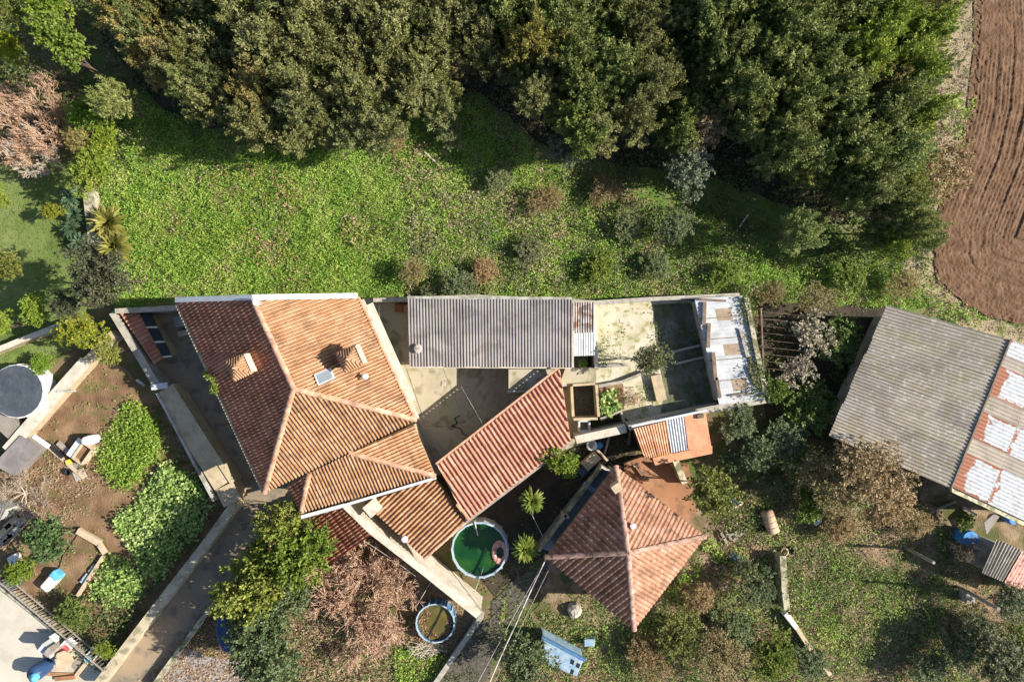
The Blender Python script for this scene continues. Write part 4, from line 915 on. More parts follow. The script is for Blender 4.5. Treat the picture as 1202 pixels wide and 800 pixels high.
single = [  # name, px, py, r, zc, crown, tint, flat, label, category
 ('tall_tree', 68, 50, 34, 5.5, 'lime0', (.75, .8, .9), 1.1, 'tall yellow green tree in the upper left garden', 'tree'),
 ('tree', 10, 58, 18, 3.5, 'lime1', (1.3, 1.1, .4), 1, 'yellow leaved tree cut by the left edge of the photo', 'tree'),
 ('tree', 62, 8, 28, 4.5, 'lime2', (.9, .95, .8), 1, 'green tree at the very top left above the tall yellow green tree', 'tree'),
 ('tree', 16, 12, 22, 4, 'bush0', (1, 1, .8), 1, 'green tree in the top left corner of the photo', 'tree'),
 ('bush', 98, 130, 24, 2.2, 'lime1', (.8, 1.0, .7), .9, 'bright green bush right of the bare pink tree', 'bush'),
 ('bush', 105, 198, 30, 2.6, 'lime2', (.95, .95, .9), .9, 'round lime green bush at the north end of the stone kerb', 'bush'),
 ('small_tree', 137, 118, 27, 3.4, 'olive1', (1.2, 1.3, 1.1), 1.1, 'feathery green tree at the meadow corner right of the bare pink tree', 'tree'),
 ('bush', 92, 162, 22, 1.8, 'brown0', (.95, 1.1, .7), .7, 'yellowish straggly bush between the bare tree and the lime green bush', 'bush'),
 ('bush', 2, 232, 16, 2.0, 'lime0', (1, 1, 1), 1, 'lime bush at the left edge of the lawn, halfway up the lawn', 'bush'),
 ('bush', 62, 246, 12, 1.3, 'lime1', (1.1, .9, .6), 1, 'small yellowish bush on the lawn beside the agaves', 'bush'),
 ('dense_tree', 112, 322, 44, 4.2, 'grey0', (.55, .55, .5), .9, 'dense dark grey green tree at the corner of the meadow and lawn', 'tree'),
 ('dense_tree', 82, 356, 22, 3.0, 'grey1', (.55, .58, .5), .9, 'smaller dark grey green tree below the dense dark one', 'tree'),
 ('bush', 8, 312, 22, 2.2, 'bush0', (1.1, 1.0, .8), 1, 'olive green bush at the left edge beside the big shade on the lawn', 'bush'),
 ('lime_tree', 44, 364, 20, 2.4, 'lime0', (1, 1.05, .9), 1, 'small bright lime tree in shade above the thin cream wall', 'tree'),
 ('lime_tree', 3, 380, 17, 2.4, 'lime2', (1, 1.05, .9), 1, 'bright lime tree cut by the left edge above the thin cream wall', 'tree'),
 ('lemon_tree', 94, 392, 26, 2.6, 'lime1', (1.15, 1.0, .7), 1, 'yellow green lemon tree beside the top of the diagonal wall', 'tree'),
 ('round_bush', 127, 412, 17, 2.0, 'bush0', (1.4, 1.3, 1), 1, 'round green bush over the upper end of the diagonal wall', 'bush'),
 ('bush', 48, 425, 16, .8, 'lime2', (.8, 1, .7), .6, 'low bright green bush on the lawn just above the covered pool', 'bush'),
 ('broad_tree', 55, 635, 34, 2.2, 'bush1', (.55, .85, .5), .8, 'large leafy green shrub in the lower left vegetable garden', 'shrub'),
 ('bush', 26, 665, 22, 1.2, 'lime0', (.8, .85, .7), .8, 'yellow green shrub below the large leafy one beside the terrace fence', 'shrub'),
 ('bush', 88, 720, 22, 1.2, 'bush0', (.9, 1, .8), .7, 'shaded green shrub between the terrace fence and the lower driveway', 'shrub'),
 ('bush', 122, 764, 12, 1.2, 'lime1', (1, 1, .8), .8, 'small bright yellow green bush in the corner by the lower driveway wall', 'shrub'),
 ('street_tree', 345, 640, 44, 3.5, 'corner', (.85, .85, .95), 1.45, 'yellow green tree at the driveway corner of the house', 'tree'),
 ('street_tree', 364, 648, 34, 3.0, 'corner', (.7, .8, .9), 1.2, 'green tree touching the brown roof slope right of the yellow green corner tree', 'tree'),
 ('street_tree', 330, 610, 28, 3.2, 'bush0', (1.3, 1.25, .9), 1.4, 'uppermost green tree at the driveway bend below the house corner', 'tree'),
 ('street_tree', 276, 704, 26, 2.8, 'bush0', (1.0, 1.05, .8), 1.4, 'dark green tree standing closest to the lower driveway above the blue tub', 'tree'),
 ('street_tree', 336, 700, 34, 2.8, 'grey1', (.9, 1.0, .8), 1.1, 'green tree between the leafy green one and the big bare tree', 'tree'),
 ('street_tree', 306, 676, 48, 3.4, 'bush0', (1.3, 1.25, .9), 1.5, 'leafy green tree southwest of the yellow green corner tree', 'tree'),
 ('street_tree', 304, 728, 44, 3.3, 'grey0', (.8, 1.0, .8), 1.5, 'grey green tree beside the blue covered tub', 'tree'),
 ('street_tree', 316, 774, 42, 3.2, 'grey2', (.8, 1.0, .8), 1.5, 'lower grey green tree at the bottom edge left of the bare pink tree', 'tree'),
 ('olive_tree', 618, 776, 38, 2.1, 'grey1', (.9, 1.0, .8), .9, 'pale green olive like tree over the blue weathered box at the bottom', 'tree'),
 ('loquat', 655, 543, 24, 2.0, 'lime0', (.85, .9, .8), .8, 'broad leaved yellow green tree under the east corner of the pink annex roof', 'tree'),
 ('round_bush', 766, 421, 24, 2.8, 'grey2', (1.0, 1.0, .8), .95, 'round grey green bush growing in the middle of the pens', 'bush'),
 ('round_bush', 836, 578, 35, 3.2, 'bush0', (1.0, 1.0, .85), 1.3, 'round dark green tree east of the orange patio', 'tree'),
 ('ivy_bush', 866, 500, 24, 2.0, 'grey0', (1.0, 1.1, .95), .8, 'grey green bush against the east wall of the orange shed', 'bush'),
 ('ivy_bush', 885, 532, 26, 1.8, 'bush1', (.7, .85, .65), .8, 'dark green bush southeast of the orange shed', 'bush'),
 ('ivy_bush', 858, 535, 18, 1.3, 'bush1', (.6, .8, .55), .8, 'low dark bush at the southeast corner of the orange shed', 'bush'),
 ('bush', 908, 456, 18, 1.9, 'lime2', (.6, .68, .75), .9, 'pale leaved bush at the south tip of the white shed roof ridge', 'bush'),
 ('autumn_tree', 1024, 552, 46, 3.4, 'brown1', (1, .97, .93), .75, 'brown leaved tree leaning over the southwest edge of the barn', 'tree'),
 ('autumn_tree', 975, 568, 40, 2.6, 'brown2', (.75, .82, .7), .75, 'olive brown tree left of the brown tree by the barn', 'tree'),
 ('autumn_tree', 1042, 588, 38, 2.7, 'brown0', (1.1, 1.05, .95), .75, 'straw coloured tree south of the brown tree by the barn', 'tree'),
 ('shrub', 945, 545, 26, 1.6, 'bush0', (.9, .9, .8), .6, 'green scrub west of the brown trees by the barn', 'shrub'),
 ('verge_bush', 1094, 200, 46, 2.0, 'brown1', (.95, .92, .8), .8, 'dry tan bush on the verge between wood and ploughed field', 'bush'),
 ('shrub', 1170, 775, 41, 2.2, 'grey1', (1.1, 1.1, 1.05), .8, 'grey leaved shrub in the bottom right corner', 'shrub'),
 ('shrub', 1122, 758, 28, 1.1, 'grey2', (1.05, 1.1, 1), .8, 'grey green shrub at the lower right of the lawn', 'shrub'),
 ('shrub', 1190, 705, 27, 2.0, 'grey0', (1.05, 1.1, 1.05), .8, 'grey shrub just below the pink edged hut roof', 'shrub'),
 ('shrub', 845, 775, 34, 1.6, 'brown2', (.8, .85, .7), .6, 'low yellowish shrub at the bottom right of the small house', 'shrub'),
 ('shrub', 800, 745, 32, 1.3, 'bush0', (.9, .85, .7), .5, 'low mixed green shrub just below the east corner of the small house', 'shrub'),
 ('shrub', 890, 690, 26, 1.4, 'grey1', (.7, .8, .6), .6, 'dark green shrub west of the overgrown mossy wall', 'shrub'),
 ('shrub', 905, 770, 30, 1.2, 'lime1', (.6, .6, .5), .5, 'green scrub west of the brown timber edging', 'shrub'),
 ('shrub', 950, 775, 24, 1.0, 'grey0', (.8, .95, .7), .5, 'grey green weeds on the lower lawn beside the timber edging', 'shrub'),
 ('shrub', 484, 318, 20, 1.0, 'brown0', (.9, 1, .75), .6, 'straggly bush at the meadow edge above the house corner', 'shrub'),
 ('shrub', 540, 335, 24, 1.1, 'grey1', (.9, 1, .8), .55, 'greyish bramble bush above the long grey shed', 'shrub'),
 ('shrub', 795, 265, 24, 1.6, 'grey2', (.9, 1, .8), .7, 'pale bush below the front of the wood above the pens', 'shrub'),
 ('bush', 905, 345, 18, 1.3, 'brown1', (.75, .8, .6), .6, 'brownish hedge bush at the north end of the vine wires', 'bush'),
 ('bush', 960, 352, 22, 1.3, 'brown2', (.7, .8, .6), .6, 'hedge bush on the meadow side between vine wires and barn', 'bush'),
]
for (nm, x, y, r, z, ck, tn, fl_, lab, cat) in single:
    tree(nm, x, y, r, z, CR[ck], lab, cat, None, tn, fl_, trunk=('tree' in nm or 'round_bush' in nm or nm == 'loquat'))

extra = [  # px, py, r, z, crown, tint, label
 (462, 165, 18, .9, 'brown0', (.95, .9, .75), 'tan bramble clump at the front of the wood, left of the fallen branch'), (530, 158, 20, .9, 'grey0', (1.05, 1.1, .8), 'pale green bramble clump right of the fallen branch'),
 (588, 208, 20, .7, 'grey1', (1.1, 1.15, .85), 'pale bramble clump in the middle of the rough meadow'), (640, 236, 22, .7, 'brown1', (.9, .9, .75), 'brownish bramble clump in the rough meadow above the lean-to'),
 (712, 225, 20, .8, 'brown2', (.85, .85, .7), 'brown bramble clump in the shade at the front of the wood'), (738, 262, 22, .8, 'grey2', (1.1, 1.15, .85), 'pale green bramble clump above the mossy pen'),
 (622, 298, 22, .6, 'grey0', (1.1, 1.1, .9), "greyish bramble clump above the grey shed's right half"), (700, 312, 22, .6, 'lime1', (.8, .8, .75), 'green bramble clump just above the lean-to'),
 (568, 318, 20, .6, 'brown0', (1.0, .85, .75), 'reddish tan bramble clump just above the grey shed'), (770, 310, 20, .7, 'grey1', (1, 1.1, .8), 'green bramble clump above the shaded pen'),
 (505, 345, 14, .6, 'grey2', (1.1, 1.1, .9), 'small pale bramble touching the west end of the grey shed roof'), (850, 325, 20, .7, 'lime0', (.7, .75, .7), 'green bramble clump above the white sheet shed'),
 (1000, 325, 24, .8, 'lime2', (.75, .75, .8), 'bright bramble clump above the barn corner'), (1060, 335, 22, .8, 'brown1', (.9, .95, .75), 'tan bramble clump on the verge above the barn roof')]
for x, y, r, z, ck, tn, lab in extra: tree('bramble_clump', x, y, r, z, CR[ck], lab, 'bramble', 'bramble clumps in the meadow', tn, .55, False)
extra2 = [(762, 770, 30, .9, 'brown1', (.8, .75, .65), 'brown scrub at the bottom edge below the small house'), (725, 775, 22, .8, 'bare', (1, 1, 1), ''), (948, 588, 24, .8, 'lime0', (.6, .7, .65), 'green scrub left of the brown trees and above the tan drum'),
 (874, 664, 16, .6, 'grey0', (.9, 1, .8), 'grey green weeds beside the small dark blue plastic sheet'), (985, 618, 26, .9, 'brown0', (.95, .9, .8), 'straw coloured scrub south of the brown trees'), (1075, 612, 20, .9, 'brown2', (.9, .9, .75), 'tan scrub at the edge of the barn shade'),
 (860, 735, 28, 1.0, 'grey1', (.9, 1.05, .75), 'pale green scrub right below the stake with the long shadow'), (820, 700, 24, .8, 'brown0', (.95, .9, .75), 'straw coloured scrub beside the east eave of the small house'), (1090, 790, 28, 1.0, 'grey0', (1, 1.1, .9), 'grey green scrub at the bottom edge, right of the lower lawn'),
 (1150, 735, 24, 1.4, 'grey2', (.95, 1, .9), 'grey leaved scrub below the pale concrete block'), (1195, 750, 26, 1.6, 'bush0', (.9, 1, .8), 'green scrub at the right edge below the hut'), (1130, 612, 14, .8, 'lime1', (.5, .6, .55), 'small green scrub in the shade between barn and blue barrel')]
for x, y, r, z, ck, tn, lab in extra2:
    if lab: tree('scrub', x, y, r, z, CR[ck], lab, 'shrub', None, tn, .6, False)
def bare_tree(name, px, py, rpx, seed, m, label, hgt, leafm=None, nleaf=0, levels=5, kids=4, sx=1.0, lsz=.09, thin=.003, multi=0.0, stems=7):
    b0 = P(px, py, hgt * .55); r = m_px(rpx, hgt * .55)
    root = empty(name, (b0.x, b0.y, 0), label, 'tree')
    sg = []
    g_ = random.Random(seed)
    for k in range(stems):
        a_ = k * 2 * math.pi / stems + g_.uniform(-.3, .3)
        o_ = multi * (.1 + .9 * ((k * .618) % 1.0))
        if multi: sg.append(((0, 0, -.03), (o_ * math.cos(a_), o_ * math.sin(a_), .052), .010, .012))
        sg += branch_segs(seed * 10 + k, levels, kids, .42, .019, .46, .3, .74, (o_ * math.cos(a_), o_ * math.sin(a_), .05 if multi else .25), (math.cos(a_) * (.9 if not multi else .5) + g_.uniform(-.3, .3), math.sin(a_) * (.9 if not multi else .5) + g_.uniform(-.3, .3), .7), thin, .12)
    S = np.array([(*a, *b) for a, b, _, _ in sg]); ext = np.abs(S[:, [0, 1, 3, 4]]).max(); zx = S[:, [2, 5]].max()
    f = r / ext; fz = hgt / zx
    sg2 = [((a[0] * f * sx, a[1] * f, a[2] * fz), (b[0] * f * sx, b[1] * f, b[2] * fz), r0 * f * .9, r1 * f * .9) for a, b, r0, r1 in sg]
    big = [s for s in sg2 if s[2] > .018]; fine = [s for s in sg2 if s[2] <= .018]
    if multi:
        rt = [s for s in sg2 if s[0][0] == 0 and s[0][1] == 0]; big = rt; fine = [s for s in sg2 if s not in set(rt)]
    tr_ = [((0, 0, -.05), (0, 0, .27 * fz), .11, .09)] + big
    V, Fq = tube_np(tr_, 6); put(np_mesh('trunk', V, Fq, M[m], True), 'trunk', root, (b0.x, b0.y, 0))
    if fine:
        V, Fq = tube_np(fine, 3); put(np_mesh('crown', V, Fq, M[m]), 'crown', root, (b0.x, b0.y, 0))
    if nleaf:
        ends = np.array([s[1] for s in sg2 if s[3] < .012] or [s[1] for s in sg2]); gi = np.random.default_rng(seed); idx = gi.integers(0, len(ends), nleaf)
        V, Fq = leaves(ends[idx] + gi.normal(size=(nleaf, 3)) * .05, unit(gi.normal(size=(nleaf, 3))), lsz * gi.uniform(.6, 1.4, nleaf), lsz * .6 * gi.uniform(.6, 1.4, nleaf))
        o = put(np_mesh('leaves', V, Fq, leafm), 'foliage', root, (b0.x, b0.y, 0)); o.color = (1, 1, 1, 1)
    return root, len(sg)
bare_tree('bare_tree', 430, 700, 96, 11, 'twig_pink', 'big bare tree with dense pinkish twigs below the house', 2.5, M['leaf_rust'], 1500, 4, 3, .95, .07, .0065, .75, 24)
bare_tree('bare_tree', 36, 148, 66, 12, 'twig_pink', 'bare pinkish twigged tree with white limbs at the upper left', 3.0, M['leaf_rust'], 1300, 4, 3, 1.0, .08, .0065, .75, 16)
bare_tree('dead_tree', 40, 178, 34, 13, 'twig_white', 'bleached dead limbs over the shaded lawn under the pink bare tree', 2.6, None, 0, 4, 3, 1.0, .09, .009)
bare_tree('bare_shrub', 1142, 648, 36, 14, 'twig_dark', 'bare dark branched fig over the blue barrel by the hut', 2.2, M['leaf_dry'], 150, 4, 3)
bare_tree('bare_shrub', 738, 466, 20, 15, 'twig_pink', 'bare reddish twiggy shrub on the raised bed in the pens', 1.3, M['leaf_rust'], 200, 4, 3)
CR['vine'] = crown_mesh('crown', 604, M['leaf_pale'], tufts=90, per=16, ll=.10, lw=.075, lobes=14, flat=.55, shell=.9, lobe_r=(.25, .5))
tree('vine', 955, 392, 36, 1.9, CR['vine'], 'pale leaved climber sprawling over the trellis beside the barn', 'vine', trunk=True)
tree('vine', 934, 436, 30, 1.6, CR['vine'], 'trailing pale climber hanging below the trellis toward the white shed', 'vine', trunk=True)
tree('scrub', 985, 400, 30, 1.2, CR['bush0'], 'dark scrub in the shade between the climber and the barn wall', 'shrub', None, (.8, 1, .8), .7, False)
tree('scrub', 950, 478, 34, 1.0, CR['bush0'], 'dark scrub at the foot of the barn wall below the climber', 'shrub', None, (.8, 1, .8), .6, False)
tree('scrub', 915, 515, 30, 1.3, CR['grey1'], 'grey green scrub between the orange shed bushes and the brown trees', 'shrub', None, (.9, 1.05, .9), .7, False)
tree('scrub', 868, 478, 16, 1.6, CR['grey2'], 'pale green scrub at the wall corner between white shed and orange shed', 'shrub', None, (1, 1.1, .9), .8, False)
tree('scrub', 118, 166, 22, 1.8, CR['lime1'], 'bright yellow green scrub between the feathery tree and the lime bush', 'shrub', None, (1, 1, .7), .8, False)
bare_tree('bare_shrub', 1130, 730, 26, 18, 'twig_dark', 'tangle of dark bare stems at the lower right of the lawn', 1.4, None, 0, 4, 3)
bare_tree('bare_shrub', 25, 580, 40, 19, 'twig_white', 'tangle of dry white stems in the left vegetable garden', .8, M['leaf_dry'], 500, 4, 3)

def rosette(name, px, py, rpx, z, m, label, n=90, trunk=True, tint=(1, 1, 1), cat='plant', drop=.25):
    c = P(px, py, z); r = m_px(rpx, z); root = empty(name, (c.x, c.y, 0), label, cat)
    g = np.random.default_rng(int(px * 7 + py)); D = unit(g.normal(size=(n, 3)) + np.array([0, 0, .55])); D[:, 2] = np.abs(D[:, 2]) * .9
    L = r * g.uniform(.8, 1.1, n); side = unit(np.cross(D, np.array([0, 0, 1.0]) + g.normal(size=(n, 3)) * .1)); w = r * .085
    V = np.empty((n, 6, 3)); mid = D * L[:, None] * .55; tip = D * L[:, None]; tip[:, 2] -= L * drop
    V[:, 0] = -side * w * .6; V[:, 1] = side * w * .6; V[:, 2] = mid - side * w; V[:, 3] = mid + side * w; V[:, 4] = tip - side * w * .15; V[:, 5] = tip + side * w * .15
    b = (np.arange(n) * 6)[:, None]; Fq = np.concatenate([b + [0, 1, 3, 2], b + [2, 3, 5, 4]])
    o = put(np_mesh('crown', V.reshape(-1, 3), Fq, m), 'crown', root, c); o.color = (*tint, 1)
    if trunk: MB().cyl((c.x, c.y, -.05), (c.x, c.y, z), .09, .07, 8).build('trunk', M['bark'], root)
    return root
rosette('yucca', 624, 587, 16, 2.2, M['leaf_lime'], 'spiky yucca nearer the pink annex roof', 150, tint=(.75, .75, .8))
rosette('yucca', 617, 644, 18, 2.4, M['leaf_lime'], 'spiky yucca beside the green pool', 150, tint=(.8, .78, .85))
for k, (x, y, t) in enumerate(((82, 232, 'uppermost'), (88, 252, 'second from the top'), (84, 268, 'second from the bottom'), (94, 284, 'lowest'))):
    rosette('agave', x, y, 15, .5, M['leaf_grey'], 'blue green agave west of the stone kerb, %s of its row' % t, 46, False, (.55, .85, .8))
for k, (x, y, t) in enumerate(((128, 262, 'upper spiky olive flax on the meadow edge'), (136, 290, 'lower spiky flax with straw coloured blades on the meadow edge'))):
    rosette('flax', x, y, 24, .6, M['leaf_olive'], t, 130, False, (1.3, 1.2, .8), drop=.12)
rosette('potted_palm', 683, 427, 8, .9, M['leaf_lime'], 'small spiky plant in the dark gap below the pale lean-to sheets', 40, False, (1, 1, .8))

# ================================================================== LOW PLANTS (stuff)
mead = [(110, 120), (165, 120), (240, 150), (330, 178), (420, 178), (500, 130), (560, 110), (640, 190), (760, 260), (830, 250), (900, 305), (1050, 305), (1100, 360), (1040, 362), (870, 346), (700, 352), (435, 350), (210, 348), (140, 360), (128, 300)]
scatter('meadow_plants', mead, 720, M['leaf_meadow'], (.08, .04), 11, .19, .085, .6, seed=21, thr=-.6)
scatter('meadow_plants', mead, 190, M['leaf_meadow'], (.09, .05), 14, .44, .11, .7, seed=22, thr=.08)
scatter('meadow_dry_plants', mead, 60, M['leaf_dry'], (.12, .05), 7, .22, .11, .5, seed=23, thr=.12)
scatter('meadow_dry_plants', [(470, 200), (640, 200), (860, 330), (1050, 350), (860, 350), (480, 348)], 130, M['leaf_dry'], (.11, .05), 7, .25, .12, .5, seed=24, thr=-.35)
scatter('bramble', [(440, 250), (640, 210), (800, 250), (870, 340), (480, 350)], 90, M['leaf_under'], (.12, .08), 9, .4, .14, .5, seed=25, thr=.05)
scatter('undergrowth', [(120, 40), (1090, 40), (1090, 310), (840, 310), (700, 250), (640, 190), (560, 130), (480, 130), (330, 180), (240, 150)], 50, M['leaf_under'], (.13, .08), 8, .3, .15, .6, seed=26, thr=-.15)
scatter('undergrowth', [(640, 180), (840, 190), (1000, 220), (1085, 270), (1090, 315), (850, 315), (740, 265), (650, 225)], 150, M['leaf_under'], (.12, .07), 10, .4, .14, .6, seed=82, thr=-.3)
scatter('undergrowth', [(120, 40), (260, 120), (330, 175), (240, 165), (160, 130)], 120, M['leaf_under'], (.12, .07), 10, .35, .14, .6, seed=83, thr=-.3)
scatter('fallen_leaves', [(540, 110), (660, 110), (780, 250), (640, 230)], 120, M['litter'], (.09, .05), 4, .04, .12, .2, seed=27, thr=-.2)
scatter('meadow_plants', [(150, 230), (260, 200), (420, 260), (400, 340), (210, 345), (160, 330)], 90, M['leaf_lime'], (.11, .06), 12, .3, .10, .6, seed=71, thr=-.15)
scatter('meadow_plants', [(150, 200), (300, 190), (460, 200), (480, 280), (380, 345), (215, 345)], 100, M['leaf_lime'], (.10, .06), 12, .34, .10, .6, seed=84, thr=.1)
scatter('dry_bramble', [(560, 200), (700, 250), (860, 330), (1060, 355), (700, 348), (500, 345)], 170, M['leaf_dry'], (.10, .045), 10, .34, .13, .5, seed=85, thr=.05)
scatter('bramble', [(500, 225), (640, 205), (800, 280), (860, 340), (520, 346), (440, 330)], 110, M['leaf_grey'], (.10, .055), 14, .42, .12, .5, seed=72, thr=-.15)
scatter('dry_bramble', [(430, 160), (560, 170), (640, 200), (660, 240), (540, 345), (480, 345)], 150, M['leaf_dry'], (.12, .05), 9, .32, .14, .5, seed=73, thr=.22)
scatter('dry_bramble', [(200, 200), (420, 180), (430, 345), (210, 345)], 110, M['litter'], (.12, .06), 8, .26, .14, .5, seed=74, thr=.32)
scatter('lawn_grass', [(-60, 190), (100, 190), (112, 340), (100, 400), (40, 440), (-60, 460)], 500, M['leaf_grass'], (.06, .02), 8, .05, .07, .9, seed=28)
scatter('verge_grass', [(1086, -20), (1145, -20), (1143, 120), (1128, 175), (1096, 250), (1092, 310), (1120, 355), (1210, 388), (1210, 400), (1090, 370), (1060, 200), (1080, 120)], 220, M['leaf_dry'], (.13, .035), 8, .14, .09, .7, seed=29, thr=-.6)
scatter('verge_weeds', [(1110, -20), (1145, -20), (1143, 120), (1126, 175), (1096, 250), (1092, 310), (1120, 355), (1210, 388), (1210, 400), (1090, 370), (1070, 250), (1105, 150)], 120, M['leaf_meadow'], (.13, .07), 7, .14, .1, .6, seed=30, thr=.05)
# vegetable garden
vegA = [(154, 468), (172, 478), (190, 500), (193, 530), (160, 568), (142, 572), (118, 546), (122, 524)]
vegB = [(200, 540), (232, 560), (250, 592), (235, 620), (186, 680), (160, 650), (140, 610), (165, 585), (185, 560)]
vegC = [(130, 652), (150, 655), (175, 680), (160, 706), (130, 710), (112, 692)]
def crop(name, poly, m, label, n_m2, leafsz, h, seed): return scatter(name, poly, n_m2, m, leafsz, 9, h, .13, .45, z=.08, seed=seed, label=label, cat=None)
crop('lettuce_bed', vegA, M['leaf_veg'], None, 800, (.115, .07), .32, 31)
crop('bean_bed', vegB, M['leaf_cabbage'], None, 520, (.15, .115), .36, 32)
crop('cabbage_bed', vegC, M['leaf_cabbage'], None, 520, (.14, .11), .32, 33)
gsoil = [(40, 470), (105, 428), (140, 425), (200, 470), (285, 592), (116, 800), (0, 690), (0, 560)]
scatter('garden_weeds', gsoil, 30, M['leaf_grass'], (.11, .06), 7, .12, .12, .5, seed=34, thr=.12, holes=[vegA, vegB, vegC])
scatter('garden_litter', [(0, 545), (60, 520), (120, 560), (110, 620), (40, 620), (0, 640)], 150, M['leaf_dry'], (.12, .045), 6, .12, .14, .3, seed=35, thr=-.3)
scatter('wall_foot_weeds', [(175, 455), (210, 510), (258, 598), (180, 700), (120, 790), (90, 750), (150, 690), (235, 600), (200, 530)], 110, M['leaf_under'], (.13, .08), 7, .22, .13, .5, seed=36, thr=-.3)
scatter('garden_shade_weeds', [(60, 690), (150, 700), (165, 720), (116, 790), (70, 740)], 160, M['leaf_under'], (.15, .09), 7, .35, .13, .5, seed=37)
# orchard below the house
scatter('orchard_leaves', [(170, 800), (345, 600), (440, 640), (560, 728), (505, 806), (170, 810)], 260, M['litter'], (.10, .06), 5, .05, .13, .2, seed=38, thr=-.5)
scatter('orchard_grass', [(280, 800), (330, 690), (470, 760), (540, 740), (505, 806)], 150, M['leaf_grass'], (.12, .05), 7, .2, .12, .6, seed=39, thr=-.3)
scatter('orchard_grass', [(462, 760), (500, 755), (530, 775), (500, 802), (465, 802)], 500, M['leaf_meadow'], (.12, .06), 7, .18, .1, .6, seed=40)
scatter('orchard_weeds', [(330, 690), (380, 690), (470, 780), (470, 810), (330, 810)], 200, M['leaf_dry'], (.13, .05), 7, .3, .13, .5, seed=41, thr=-.2)
scatter('path_weeds', [(505, 806), (565, 735), (600, 690), (640, 665), (650, 690), (600, 740), (560, 806)], 150, M['leaf_under'], (.09, .05), 7, .1, .12, .6, seed=78, thr=.0)
scatter('path_weeds', [(590, 735), (610, 700), (700, 690), (745, 735), (700, 770), (600, 800), (570, 790)], 300, M['leaf_grass'], (.10, .05), 7, .13, .12, .6, seed=42, thr=-.1)
# garden right of the small house
east = [(585, 806), (640, 720), (745, 735), (830, 640), (860, 600), (960, 530), (1080, 590), (1130, 640), (1210, 720), (1210, 806)]
scatter('garden_leaves', east, 130, M['litter'], (.10, .06), 5, .05, .13, .2, seed=43, thr=-.25)
scatter('garden_grass', east, 300, M['leaf_grass'], (.11, .045), 9, .2, .11, .65, seed=44, thr=-.1)
scatter('garden_weeds', east, 110, M['leaf_meadow'], (.11, .055), 10, .26, .1, .6, seed=79, thr=.14)
scatter('garden_weeds', [(880, 620), (1000, 560), (1060, 610), (960, 660)], 170, M['leaf_meadow'], (.11, .05), 9, .2, .11, .6, seed=80, thr=.02)
scatter('lower_lawn', [(935, 690), (1000, 660), (1090, 690), (1080, 740), (1000, 790), (960, 745)], 260, M['leaf_meadow'], (.095, .035), 11, .28, .1, .7, seed=86, thr=-.02)
scatter('brown_scrub', [(960, 560), (1080, 570), (1100, 600), (1040, 640), (960, 620)], 260, M['leaf_dry'], (.09, .04), 12, .4, .12, .6, seed=87, thr=-.3)
scatter('brown_scrub', [(790, 690), (860, 660), (900, 720), (900, 800), (760, 800)], 260, M['leaf_dry'], (.10, .035), 12, .4, .12, .6, seed=88, thr=-.1)
scatter('wall_weeds', [(910, 648), (932, 648), (934, 720), (916, 720)], 170, M['leaf_under'], (.12, .06), 9, .7, .1, .6, seed=81, thr=-.2)
scatter('lower_lawn', [(925, 650), (985, 630), (1010, 655), (1130, 690), (1130, 720), (1070, 750), (1000, 800), (985, 800), (930, 720)], 420, M['leaf_grass'], (.10, .035), 8, .16, .11, .7, seed=45, thr=-.2)
scatter('garden_dry_grass', east, 100, M['leaf_dry'], (.12, .04), 7, .16, .12, .5, seed=46, thr=.0)
scatter('garden_tall_grass', east, 110, M['leaf_dry'], (.20, .03), 14, .3, .10, .8, seed=75, thr=.2)
scatter('garden_tall_grass', [(700, 745), (840, 700), (900, 660), (930, 740), (980, 806), (700, 806)], 170, M['leaf_grass'], (.20, .045), 12, .35, .12, .7, seed=76, thr=.0)
scatter('lower_lawn', [(925, 650), (985, 630), (1130, 690), (1070, 750), (990, 800), (930, 720)], 120, M['leaf_dry'], (.10, .03), 9, .2, .11, .7, seed=77, thr=.0)
scatter('house_foot_weeds', [(835, 632), (850, 650), (770, 742), (745, 735)], 240, M['leaf_meadow'], (.14, .07), 7, .2, .11, .6, seed=47, thr=-.15)
scatter('vine_plot_weeds', [(890, 360), (1040, 362), (975, 500), (905, 490)], 90, M['leaf_under'], (.14, .08), 7, .25, .13, .5, seed=48, thr=-.1)
scatter('shed_side_weeds', [(850, 480), (970, 500), (1000, 540), (880, 640), (810, 600), (840, 560)], 170, M['leaf_under'], (.13, .08), 8, .3, .14, .5, seed=49, thr=-.2)
scatter('yard_weeds', [(680, 512), (745, 502), (752, 540), (690, 560), (650, 560)], 120, M['leaf_under'], (.12, .07), 7, .15, .12, .5, seed=50, thr=-.2)
scatter('yard_weeds', [(560, 700), (650, 560), (690, 545), (620, 690)], 60, M['leaf_under'], (.12, .07), 7, .15, .12, .5, seed=51, thr=-.2)
scatter('pen_weeds', [(700, 400), (765, 370), (768, 400), (740, 428), (700, 428)], 90, M['leaf_lime'], (.09, .05), 6, .05, .1, .5, z=PZ + .01, seed=52, thr=.0)
scatter('pen_weeds', [(766, 356), (810, 356), (836, 470), (780, 478), (770, 430)], 90, M['leaf_under'], (.12, .06), 7, .1, .12, .5, z=PZ + .01, seed=53, thr=.05)
scatter('bed_plants', [(706, 458), (728, 453), (730, 478), (706, 488)], 260, M['leaf_cabbage'], (.2, .15), 7, .3, .1, .6, z=.8, seed=54, thr=-.2)
scatter('pen_moss_shade', [(752, 450), (778, 445), (780, 470), (750, 474)], 260, M['leaf_lime'], (.07, .04), 6, .04, .1, .5, z=PZ + .01, seed=55, thr=-.1)
o = scatter('ivy', [(864, 346), (880, 346), (904, 466), (880, 468), (878, 430)], 420, M['leaf_under'], (.12, .06), 8, .35, .1, .6, z=2.0, seed=56, thr=-.5)
